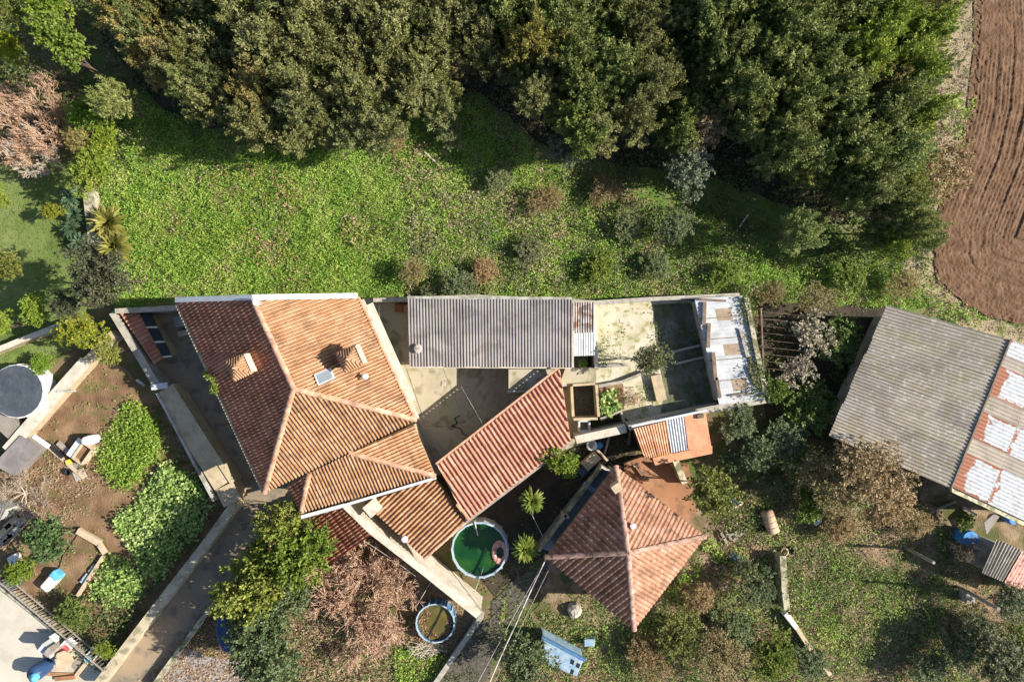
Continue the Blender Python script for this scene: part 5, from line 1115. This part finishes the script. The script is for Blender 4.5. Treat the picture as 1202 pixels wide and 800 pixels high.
scatter('agave_bed', [(72, 220), (100, 220), (108, 300), (70, 300)], 90, M['leaf_under'], (.13, .07), 6, .15, .1, .5, seed=57)
scatter('tree_litter', [(-10, 90), (100, 80), (120, 190), (40, 215), (-10, 200)], 150, M['litter'], (.1, .06), 5, .06, .13, .2, seed=58, thr=-.4)
scatter('left_undergrowth', [(-20, -20), (130, -20), (170, 110), (150, 200), (90, 170), (-20, 90)], 130, M['leaf_under'], (.15, .09), 8, .35, .14, .5, seed=59, thr=-.3)
scatter('wall_plants', [(590, 700), (598, 700), (596, 722), (578, 730)], 200, M['leaf_lime'], (.11, .07), 7, .2, .08, .6, seed=61)

# ================================================================== FENCES, TRELLIS, CABLES
def fence(name, pts, label, h, step=.16, m='metal_white', z0=0.0, wallm=None):
    c = P(*pts[0], 0); root = empty(name, (c.x, c.y, 0), label, 'fence'); pw = [P(x, y, h) for x, y in pts]
    me = None
    for A, B in zip(pw[:-1], pw[1:]):
        d = B - A; L = d.length; n = int(L / step); an = math.atan2(d.y, d.x)
        for zz in (h - .04, z0 + .18):
            MB().box(((A.x + B.x) / 2, (A.y + B.y) / 2, zz), (L, .045, .045), an).build('rail', M[m], root)
        for i in range(n + 1):
            p = A + d * (i / n)
            if me is None:
                bb = MB().box((0, 0, 0), (.024, .024, h - .1 - z0)); me = bpy.data.meshes.new('baluster'); me.from_pydata(bb.v, [], bb.f); me.materials.append(M[m])
            put(me, 'baluster', root, (p.x, p.y, (h + z0) / 2 - .02), (0, 0, an))
    return root
fence('terrace_fence', [(-12, 674), (45, 722), (122, 788)], 'metal railing with thin bars between the pale terrace and the garden', 1.15, .17, 'wood_grey', .35)
wall('terrace_kerb', [(-12, 678), (47, 725), (124, 790)], .35, .22, 'wall_moss', 'low kerb under the terrace railing')
c = P(915, 400, 2.0); tre = empty('trellis', (c.x, c.y, 0), 'rusty vine trellis of parallel wires over dark soil east of the white shed', 'trellis')
for k in range(9):
    y0 = 366 + k * 8.2; bar((895, y0), (950 - k * 1.2, y0 + 5), 1.9, 1.9, .014, .014, 'wood', 'wire', tre)
for x, y in ((894, 362), (895, 436), (947, 372), (941, 440)):
    q = P(x, y, 1.9); MB().cyl((q.x, q.y, 0), (q.x, q.y, 1.95), .04, .035, 6).build('post', M['wood'], tre)
bar((893, 362), (896, 436), 1.9, 1.9, .06, .06, 'wood', 'beam', tre); bar((948, 370), (941, 442), 1.9, 1.9, .05, .05, 'wood', 'beam', tre)
def cable(pts, r, m, label, name='cable', sag=.3):
    sg = []
    for a, b in zip(pts[:-1], pts[1:]):
        A, B = P(*a), P(*b); n = 14
        q = [A.lerp(B, i / n) - Vector((0, 0, sag * 4 * (i / n) * (1 - i / n))) for i in range(n + 1)]
        sg += [(tuple(q[i]), tuple(q[i + 1]), r, r) for i in range(n)]
    V, Fq = tube_np(sg, 6); o0 = V.mean(0)
    return props(put(np_mesh(name, V - o0, Fq, M[m], True), name, None, o0), label, 'cable')
cable([(574, 802, 3.2), (605, 733, 3.0), (641, 655, 2.8)], .032, 'cable', 'thick pale overhead cable crossing the gravel path to the small house', sag=.12)
cable([(560, 802, 3.0), (641, 656, 2.7)], .012, 'cable', 'thin wire left of the thick pale cable over the path', sag=.15)
cable([(580, 802, 2.6), (648, 660, 2.6)], .014, 'wood_grey', 'thin grey wire right of the thick pale cable over the path', sag=.1)
cable([(624, 603, 2.0), (637, 629, 1.9)], .015, 'cable', 'short wire from the upper yucca to the porch', sag=.02)
cable([(424, 632, 2.0), (488, 676, 1.8)], .012, 'cable', 'clothes line in the shade behind the white firewall', sag=.1)
cable([(541, 453, 2.3), (567, 498, 2.4)], .007, 'cable', 'thin cable across the shaded courtyard', sag=.05)
pole('metal_pole', (1124, 688), (1172, 714), 0, 3.4, .08, 'wood_grey', 'slim grey pole at the right of the lawn throwing a long thin shadow', 'pole')
pole('metal_pole', (1062, 642), (1096, 660), 0, 2.6, .075, 'wood_grey', 'slim grey pole at the upper edge of the lawn by the fig shade', 'pole')
pole('fence_post', (852, 676), (866, 683), 0, 1.5, .07, 'wood', 'dark stake east of the small house throwing a long shadow', 'post')
c = P(1139, 702, .6); o = MB().box((c.x, c.y, .3), (.42, .48, .6), .1).build('block', M['stone'], bevel=.02); props(o, 'pale square concrete block at the right edge of the lower lawn', 'block')

# ================================================================== SMALL THINGS, GARDEN LEFT
def block(name, px, py, z, size, rz, m, label, cat=None, base=0.0, bevel=.015, extra=None):
    c = P(px, py, z); mb = MB(); mb.box((c.x, c.y, base + size[2] / 2), size, rz)
    if extra: extra(mb, c)
    o = mb.build(name, M[m], bevel=bevel); return props(o, label, cat or name.replace('_', ' '))
c = P(102, 517, .8); r0 = empty('water_butt', (c.x, c.y, 0), 'white round topped drum standing on the vegetable garden soil', 'drum')
MB().lathe((c.x, c.y, 0), [(.22, 0), (.25, .3), (.23, .78), (.19, .84)], 16).build('drum', M['white'], r0, True); MB().lathe((c.x, c.y, .84), [(.2, -.01), (.2, .04), (.001, .06)], 16).build('lid', M['white'], r0)
c = P(93, 530, .6); ff = empty('cold_frame', (c.x, c.y, 0), 'wooden cold frame box beside the white drum', 'cold frame')
for dx, dy, sx, sy in ((-.28, 0, .05, .9), (.28, 0, .05, .9), (0, .45, .6, .05), (0, -.45, .6, .05)):
    v = Matrix.Rotation(-.62, 3, 'Z') @ Vector((dx + .15, dy, 0)); MB().box((c.x + v.x, c.y + v.y, .3), (sx, sy, .6), -.62).build('board', M['wood_pale'], ff)
v = Matrix.Rotation(-.62, 3, 'Z') @ Vector((.15, 0, 0)); MB().box((c.x + v.x, c.y + v.y, .2), (.5, .84, .35), -.62).build('soil', M['soil'], ff)
v = Matrix.Rotation(-.62, 3, 'Z') @ Vector((-.32, 0, 0)); MB().box((c.x + v.x, c.y + v.y, .5), (.3, 1.0, .06), -.62).build('lid', M['white'], ff)
block('plank', 75, 527, .25, (.95, .26, .08), -.75, 'wood_grey', 'grey pink board lying by the cold frame', base=.12)
block('plank', 62, 528, .3, (1.1, .2, .1), -.75, 'black', 'black board lying between the white board and the grey pink board', base=.1)
block('plank', 47, 518, .35, (.95, .22, .1), -.6, 'white', 'white board leaning at the end of the slab roof', base=.2)
block('plank', 74, 541, .2, (2.6, .16, .12), -.72, 'wood_pale', 'long pale beam lying along the edge of the dry garden stems', base=.02)
block('bucket', 79, 542, .3, (.24, .22, .26), .3, 'yellow', 'small yellow container beside the cold frame', 'container')
block('flagstone', 93, 557, .1, (.6, .5, .08), .4, 'stone', 'pinkish flat stone slab south of the cold frame', 'stone')
block('flagstone', 84, 548, .12, (.5, .4, .1), -.3, 'gravel_pale', 'grey flat stone slab south of the yellow container', 'stone')
c = P(79, 554, .3); MB().lathe((c.x, c.y, 0), [(.14, 0), (.17, .3), (.13, .3), (.1, .04)], 12).build('bucket', M['black'])
props(bpy.data.objects['bucket.001'], 'black bucket on the grey stone slab in the garden', 'bucket')
c = P(112, 528, .2); MB().lathe((c.x, c.y, 0), [(.10, 0), (.12, .18), (.09, .2), (.001, .2)], 10).build('pot', M['white'])
props(bpy.data.objects['pot'], 'small white pot at the tip of the bright lettuce bed', 'pot')
# the dusty patch with its boards
MB().prism([P(74, 652, .1), P(95, 622, .1), P(122, 645, .1), P(105, 680, .1), P(72, 690, .1), P(66, 680, .1)], z0=0).build('garden_pad', M['soil']); props(bpy.data.objects['garden_pad'], kind='structure')
for k, (x0, y0, x1, y1, w_, lab) in enumerate(((92, 622, 118, 637, .30, 'upper pale board edging the dusty garden pad'), (117, 638, 124, 649, .2, 'short pale board at the corner of the dusty garden pad'), (122, 652, 92, 698, .14, 'long pale board along the cabbage side of the dusty garden pad'))):
    A_, B_ = P(x0, y0, .25), P(x1, y1, .25); d = B_ - A_; o = MB().box((A_ + B_) / 2, (d.length, w_, .2), math.atan2(d.y, d.x)).build('board', M['wood_pale']); props(o, lab, 'board')
block('trough', 107, 668, .35, (.5, .22, .24), .9, 'leaf_grey' if False else 'cable', 'small pale trough beside the long board of the dusty pad', 'trough')
block('trough', 98, 680, .35, (.55, .26, .24), .9, 'pool_rim', 'pale blue green trough at the lower end of the dusty pad', 'trough')
c = P(58, 683, .55); sk_ = empty('bathtub', (c.x, c.y, 0), 'white tub with a bright blue end on the garden soil', 'tub')
MB().box((c.x, c.y, .28), (1.0, .46, .56), .85).build('tub_body', M['white'], sk_, bevel=.08); v = Vector((math.cos(.85), math.sin(.85), 0)) * .42; MB().box((c.x + v.x, c.y + v.y, .36), (.34, .48, .5), .85).build('blue_end', M['cyan'], sk_, bevel=.06)
block('sack', 15, 657, .35, (.55, .5, .35), .5, 'white', 'white sack lying under the shrub beside the rubble at the left edge', 'sack', bevel=.1)
# stacked boards and blocks near the left edge
stk = [(6, 622, .9, .3, .75, 'wood_pale', 'upper tan board at the left edge of the garden'), (13, 613, .8, .3, .75, 'wood_pale', 'topmost tan board of the scattered boards at the left edge'), (16, 624, .7, .28, .7, 'stone', 'pale stone block between the tan boards at the left edge'),
       (4, 634, .9, .26, .8, 'wood_grey', 'grey board below the tan boards at the left edge'), (24, 612, .5, .3, .7, 'stone', 'pale rubble block right of the topmost tan board'), (10, 632, .6, .22, .75, 'wood', 'dark board under the grey board at the left edge')]
for x, y, L, w_, a_, m, lab in stk: block('board', x, y, .2, (L, w_, .12), a_, m, lab, 'board', base=.1)
pole('garden_pole', (4, 645), (38, 606), .35, .35, .03, 'wood_pale', 'long pale pole lying along the scattered boards', 'pole')
c = P(2, 603, 1.0); rf = empty('garden_shed_roof', (c.x, c.y, 0), 'white grey sheet roof corner cut by the left edge of the photo', 'shed roof')
sheets(rf, [P(-20, 612, 1.6), P(0, 612, 1.6), P(8, 597, 1.6), P(-20, 590, 1.6)], 1, 1, .12, .02, lambda i, j: M['sheet_grey']); MB().prism([P(-20, 610, 1.5), P(0, 610, 1.5), P(6, 598, 1.5), P(-20, 592, 1.5)], z0=0).build('wall', M['wall_grey'], rf)
block('tarp', 10, 685, .5, (.9, .7, .4), .6, 'tarp', 'crumpled dark blue grey tarp heap behind the terrace railing', 'tarp', bevel=.15)
block('plank', 77, 459, .8, (.95, .10, .05), .03, 'cable', 'short white board lying across the diagonal cream wall', base=.71)
block('plank', 163, 449, .4, (.5, .14, .06), -.6, 'cable', 'broken pale board lying in the shade at the garden corner', base=.2)
block('tray', 187, 453, 1.3, (.8, .28, .10), .15, 'sheet_white', 'pale grey board lying across the north end of the wide retaining wall', 'board', base=1.21)

# ================================================================== TERRACE THINGS
TZ = ZL[0]
def crate(px, py, z, size, rz, m, label, name='crate', h=None):
    c = P(px, py, z); root = empty(name, (c.x, c.y, 0), label, name.replace('_', ' ')); sx, sy, sz = size
    R = Matrix.Rotation(rz, 3, 'Z'); t = .03
    for dx, dy, ax, ay in ((-sx / 2, 0, t, sy), (sx / 2, 0, t, sy), (0, -sy / 2, sx - t, t), (0, sy / 2, sx - t, t)):
        v = R @ Vector((dx, dy, 0)); MB().box((c.x + v.x, c.y + v.y, sz / 2), (ax, ay, sz), rz).build('side', M[m], root)
    MB().box((c.x, c.y, .05), (sx - .04, sy - .04, .06), rz).build('bottom', M[m], root); return root
crate(108, 768, .5, (.62, .42, .45), .85, 'white', 'white open plastic crate on the terrace by the driveway wall')
def chair(px, py, rz, m, label):
    c = P(px, py, .8); root = empty('chair', (c.x, c.y, 0), label, 'chair', 'chairs on the terrace'); R = Matrix.Rotation(rz, 3, 'Z')
    MB().box((c.x, c.y, .44), (.44, .44, .05), rz).build('seat', M[m], root, bevel=.02)
    v = R @ Vector((.22, 0, 0)); MB().box((c.x + v.x, c.y + v.y, .68), (.05, .44, .46), rz).build('backrest', M[m], root, bevel=.02)
    for sx in (-.19, .19):
        for sy in (-.19, .19):
            v = R @ Vector((sx, sy, 0)); MB().cyl((c.x + v.x, c.y + v.y, 0), (c.x + v.x, c.y + v.y, .44), .02, n=6).build('leg', M[m], root)
chair(52, 760, .6, 'white', 'uppermost white chair on the terrace at its table'); chair(60, 753, .9, 'white', 'white chair on the terrace nearest the railing'); chair(54, 768, .4, 'white', 'white chair on the terrace left of the red topped box')
chair(78, 758, 2.4, 'white', 'white chair on the terrace right of the red topped box'); chair(62, 778, .2, 'wood_grey', 'grey chair on the terrace below the pale table')
c = P(75, 774, .75); tb = empty('garden_table', (c.x, c.y, 0), 'pale round topped table on the terrace', 'table')
MB().lathe((c.x, c.y, .72), [(.001, .03), (.46, .03), (.46, -.01), (.001, -.01)], 8).build('table_top', M['wood_pale'], tb)
for t in (.8, 2.4, 3.9, 5.5): MB().cyl((c.x + .32 * math.cos(t), c.y + .32 * math.sin(t), 0), (c.x + .3 * math.cos(t), c.y + .3 * math.sin(t), .72), .025, n=6).build('leg', M['wood_pale'], tb)
block('cool_box', 69, 764, .6, (.42, .36, .4), .4, 'red', 'red topped box between the white chairs on the terrace', 'box', extra=None)
block('cabinet', 56, 757, .9, (.5, .3, 1.3), .9, 'sheet_white', 'tall pale cabinet standing on the terrace by the chairs', 'cabinet')
block('cabinet', 66, 759, .9, (.36, .3, 1.5), .9, 'wood_grey', 'tall grey cabinet standing on the terrace by the chairs', 'cabinet')
c = P(102, 773, .4); MB().lathe((c.x, c.y, 0), [(.14, 0), (.17, .36), (.14, .36), (.11, .05)], 14).build('bucket', M['cyan']); props(bpy.data.objects['bucket.002'], 'blue bucket on the terrace next to the white crate', 'bucket')
block('board', 93, 777, .1, (.9, .7, .06), .85, 'sheet_dim', 'grey mat lying on the terrace beside the blue bucket', 'mat')
for k, (x, y, L, a_) in enumerate(((60, 787, 1.3, .02), (66, 793, 1.5, -.05), (92, 788, 1.1, .9), (75, 796, 1.0, .1))):
    block('plank', x, y, .3, (L, .2, .06), a_, ('wood_pale', 'tile_orange', 'wood_pale', 'patio')[k], ('pale plank lying below the terrace table', 'reddish plank lying lowest on the terrace', 'tilted pale plank beside the white crate', 'short brown plank at the bottom of the terrace')[k], base=.06 * k)
c = P(36, 793, 1.2); pz = empty('covered_barbecue', (c.x, c.y, 0), 'round stove under a blue cover at the bottom edge of the terrace', 'barbecue')
MB().lathe((c.x, c.y, 0), [(.36, 0), (.4, .8), (.3, 1.05), (.001, 1.15)], 14).build('cover', M['tarp_blue'], pz, True); MB().lathe((c.x + .12, c.y - .1, 1.0), [(.2, 0), (.22, .2), (.001, .3)], 12).build('lid', M['cyan'], pz, True)

# ================================================================== SMALL THINGS, CENTRE AND RIGHT
c = P(661, 763, 1.4); bx = empty('weathered_box', (c.x, c.y, 0), 'pale blue weathered box with dark square openings half under the olive like tree', 'box')
q = [P(637, 748, 1.3), P(685, 774, 1.3), P(677, 794, 1.3), P(640, 778, 1.3)]; MB().prism(q, z0=.05).build('body', M['blue_pale'], bx, bevel=.05)
f = lambda u, v: lerp2(q, u, v)
for u, v in ((.72, .25), (.88, .28), (.78, .72)):
    MB().prism([f(u, v) + Vector((0, 0, .012)), f(u + .09, v) + Vector((0, 0, .012)), f(u + .09, v + .24) + Vector((0, 0, .012)), f(u, v + .24) + Vector((0, 0, .012))], dz=.008).build('opening', M['dark'], bx)
bar((636, 746), (687, 773), 1.2, 1.2, .12, .16, 'blue_edge', 'edge_strip', bx)
block('hutch', 692, 754, .5, (.5, .36, .5), 0, 'blue_pale', 'small grey blue box standing right of the pale blue weathered box', 'box')
c = P(675, 718, .5); g = random.Random(4)
bo = MB().lathe((c.x, c.y, 0), [(.3, 0), (.38, .18), (.33, .36), (.2, .5), (.001, .53)], 9); bo.v = [v + Vector((g.uniform(-.05, .05), g.uniform(-.05, .05), g.uniform(-.03, .03))) for v in bo.v]
o = bo.build('boulder', M['stone']); props(o, 'pale grey boulder on the grass just below the small house', 'boulder')
c = P(907, 614, .7); tk = empty('drum', (c.x, c.y, 0), 'tan drum lying on its side in the garden', 'drum')
ax = Vector((.35, -1, 0)).normalized() * .55; MB().cyl(Vector((c.x, c.y, .34)) - ax, Vector((c.x, c.y, .34)) + ax, .30, .30, 16).build('drum', M['tank'], tk, True)
for s in (-.5, 0, .5): MB().cyl(Vector((c.x, c.y, .34)) + ax * (s - .03), Vector((c.x, c.y, .34)) + ax * (s + .03), .32, .32, 16).build('hoop', M['sheet_tan'], tk)
block('bag', 960, 612, .3, (.42, .3, .3), .6, 'white', 'small white bag lying north of the lower lawn', 'bag', bevel=.08)
block('tarp', 864, 655, .2, (.62, .36, .15), -.5, 'tarp_blue', 'small dark blue plastic sheet on the leaves east of the small house', 'tarp', bevel=.05)
c = P(855, 629, .3)
pal = empty('pallet', (c.x, c.y, 0), 'broken wooden pallet frame east of the small house', 'pallet')
for (x0, y0), (x1, y1) in (((846, 624), (853, 637)), ((851, 622), (858, 632)), ((856, 628), (868, 622)), ((860, 634), (871, 625)), ((862, 625), (866, 630))): bar((x0, y0), (x1, y1), .2, .25, .12, .06, 'wood_grey', 'slat', pal)
c = P(862, 585, .3); fr = empty('cold_frame', (c.x, c.y, 0), 'dark sunken frame with pale edges right of the round dark green tree', 'cold frame')
bar((864, 576), (871, 590), .4, .4, .08, .1, 'wood_pale', 'board', fr); bar((871, 590), (848, 602), .4, .4, .08, .1, 'wood_pale', 'board', fr); bar((864, 576), (850, 583), .4, .4, .08, .1, 'wood_pale', 'board', fr)
MB().prism([P(864, 577, .1), P(870, 589, .1), P(857, 596, .1), P(850, 584, .1)], z0=0).build('bottom', M['tarp_blue'], fr)
c = P(922, 648, .4); MB().lathe((c.x, c.y, 0), [(.16, 0), (.2, .32), (.15, .34), (.12, .06)], 12).build('bucket', M['wood_pale']); props(bpy.data.objects['bucket.003'], 'tan bucket on the end of the overgrown mossy wall', 'bucket')
c = P(930, 647, .4); MB().lathe((c.x, c.y, 0), [(.14, 0), (.17, .32), (.13, .34), (.1, .06)], 12).build('bucket', M['black']); props(bpy.data.objects['bucket.004'], 'dark bucket right of the tan bucket on the mossy wall', 'bucket')
c = P(1139, 632, .9); br_ = empty('barrel', (c.x, c.y, 0), 'blue barrel under the bare fig beside the hut', 'barrel')
MB().lathe((c.x, c.y, 0), [(.34, 0), (.42, .45), (.36, .9)], 16).build('body', M['blue'], br_, True); MB().lathe((c.x, c.y, .9), [(.36, -.02), (.37, .03), (.001, .03)], 16).build('lid', M['blue'], br_)
c = P(1190, 611, .6); MB().lathe((c.x, c.y, 0), [(.2, 0), (.22, .5), (.18, .55), (.001, .55)], 14).build('tub', M['blue']); props(bpy.data.objects['tub'], 'small round blue tub in the shade below the barn', 'tub')
q = [P(1155, 613, .9), P(1167, 602, .9), P(1173, 606, .8), P(1158, 627, .8)]; shp = MB().prism(q, dz=.03).build('metal_sheet', M['sheet_grey']); props(shp, 'loose grey sheet leaning beside the blue barrel', 'sheet')
c = P(1178, 655, 1.9); hut = empty('hut', (c.x, c.y, 0), 'hut with a striped weathered sheet roof and pinkish lower sheets at the right edge', 'hut')
sheets(hut, [P(1152, 671, 2.0), P(1177, 682, 2.0), P(1199, 645, 2.1), P(1169, 632, 2.1)], 3, 1, .14, .03, lambda i, j: M['sheet_fibro'])
sheets(hut, [P(1178, 683, 2.02), P(1240, 708, 1.8), P(1262, 668, 1.8), P(1199, 646, 2.12)], 3, 1, .17, .012, lambda i, j: M['sheet_rusty'] if j else M['roofpink'])  if 'roofpink' in M else sheets(hut, [P(1178, 683, 2.02), P(1240, 708, 1.8), P(1262, 668, 1.8), P(1199, 646, 2.12)], 3, 1, .17, .012, lambda i, j: M['pink'])
MB().prism([P(1158, 670, 1.85), P(1236, 702, 1.7), P(1256, 668, 1.7), P(1172, 638, 1.85)], z0=0).build('wall', M['wall_grey'], hut)
for k, (x0, y0, x1, y1) in enumerate(((1098, 598, 1122, 588), (1108, 590, 1126, 598), (1130, 594, 1146, 604))):
    pole('plank', (x0, y0), (x1, y1), .2, .3, .06, ('wood_grey', 'wood', 'sheet_white')[k], ('grey pole lying in the shade south of the barn', 'dark pole crossing the grey pole south of the barn', 'pale pole lying nearest the barn in its shade')[k], 'pole')
# yard clutter between annex and porch
c = P(695, 523, .6); MB().lathe((c.x, c.y, 0), [(.2, 0), (.27, .45), (.2, .5), (.14, .12), (.001, .1)], 14).build('basin', M['white']); props(bpy.data.objects['basin'], 'round white basin in the yard below the white sloping wall', 'basin')
c = P(704, 523, .5); MB().lathe((c.x, c.y, 0), [(.14, 0), (.17, .4), (.001, .42)], 12).build('bucket', M['blue']); props(bpy.data.objects['bucket.005'], 'blue bucket right beside the white basin', 'bucket')
block('workbench', 694, 541, .5, (.9, .5, .5), .75, 'wood_pale', 'pale mossy slab at the tip of the porch parapet', 'slab')
block('plank', 706, 533, .4, (.9, .12, .06), -.8, 'wood_pale', 'tan plank leaning between the basin and the porch end', base=.3)
block('plank', 713, 521, .4, (1.0, .10, .06), 1.3, 'wood_grey', 'grey plank standing along the small dark plot', base=.3)
block('plank', 740, 512, 1.2, (.9, .10, .08), 1.45, 'wood', 'dark post beam along the west side of the orange shed', base=.9)
block('box', 685, 553, .4, (.5, .4, .4), .7, 'tarp', 'dark grey box below the pale slab by the porch', 'box')
block('plank', 752, 552, .3, (1.3, .12, .08), -.95, 'wood', 'dark plank lying on the orange patio by the small house roof', base=.2)
block('plank', 746, 545, .5, (.3, .14, .3), 1.6, 'wood_pale', 'small pale block on the curved orange edging', 'block')
block('drain_cover', 521, 450, .02, (.24, .24, .03), 0, 'stone', 'small square drain cover in the lit courtyard', 'drain cover', base=cz)
block('box', 468, 361, .4, (.4, .4, .4), 0, 'patio', 'reddish box at the north end of the narrow side yard', 'box')
block('box', 476, 361, .35, (.26, .3, .34), 0, 'orange_sheet', 'small orange box beside the reddish box in the side yard', 'box')
pole('fallen_branch', (498, 178), (515, 194), .35, .3, .04, 'twig_white', 'bleached fallen branch at the front of the wood', 'branch')
pole('fallen_branch', (868, 266), (878, 252), .35, .3, .04, 'twig_white', 'pale fallen branch in the dark clearing of the wood', 'branch')
g = random.Random(31); hz = []; q0 = P(536, 491, .06)
for x, y in ((540, 487), (533, 491), (537, 496), (530, 500), (541, 503), (543, 509), (549, 511)):
    q1 = P(x, y, cz + .02); hz.append((tuple(q0), tuple(q1), .022, .022)) if x != 540 else None; q0 = q1
V, Fq = tube_np(hz, 5); o0 = V.mean(0); props(put(np_mesh('hose', V - o0, Fq, M['black']), 'hose', None, o0), 'black kinked hose lying in the shaded courtyard', 'hose')
# brush pile by the small pool
g = random.Random(12); sg = []
for k in range(44):
    c = P(500 + g.uniform(-14, 14), 761 + g.uniform(-6, 6), g.uniform(.08, .3)); a_ = g.uniform(-.7, .9); L = g.uniform(.3, .6); d = Vector((math.cos(a_), math.sin(a_), g.uniform(-.1, .1))) * L
    sg.append((tuple(c - d), tuple(c + d), .018, .012))
V, Fq = tube_np(sg, 5); o0 = V.mean(0); o0[2] = 0; props(put(np_mesh('brushwood', V - o0, Fq, M['twig_white']), 'brushwood', None, o0), 'pile of pale cut sticks below the small brown pool', 'brushwood')
g = random.Random(13)
block('white_stone', 453, 754, .2, (.4, .35, .2), .3, 'gravel_pale', 'whitish stone under the twigs of the big bare tree', 'stone', bevel=.06)
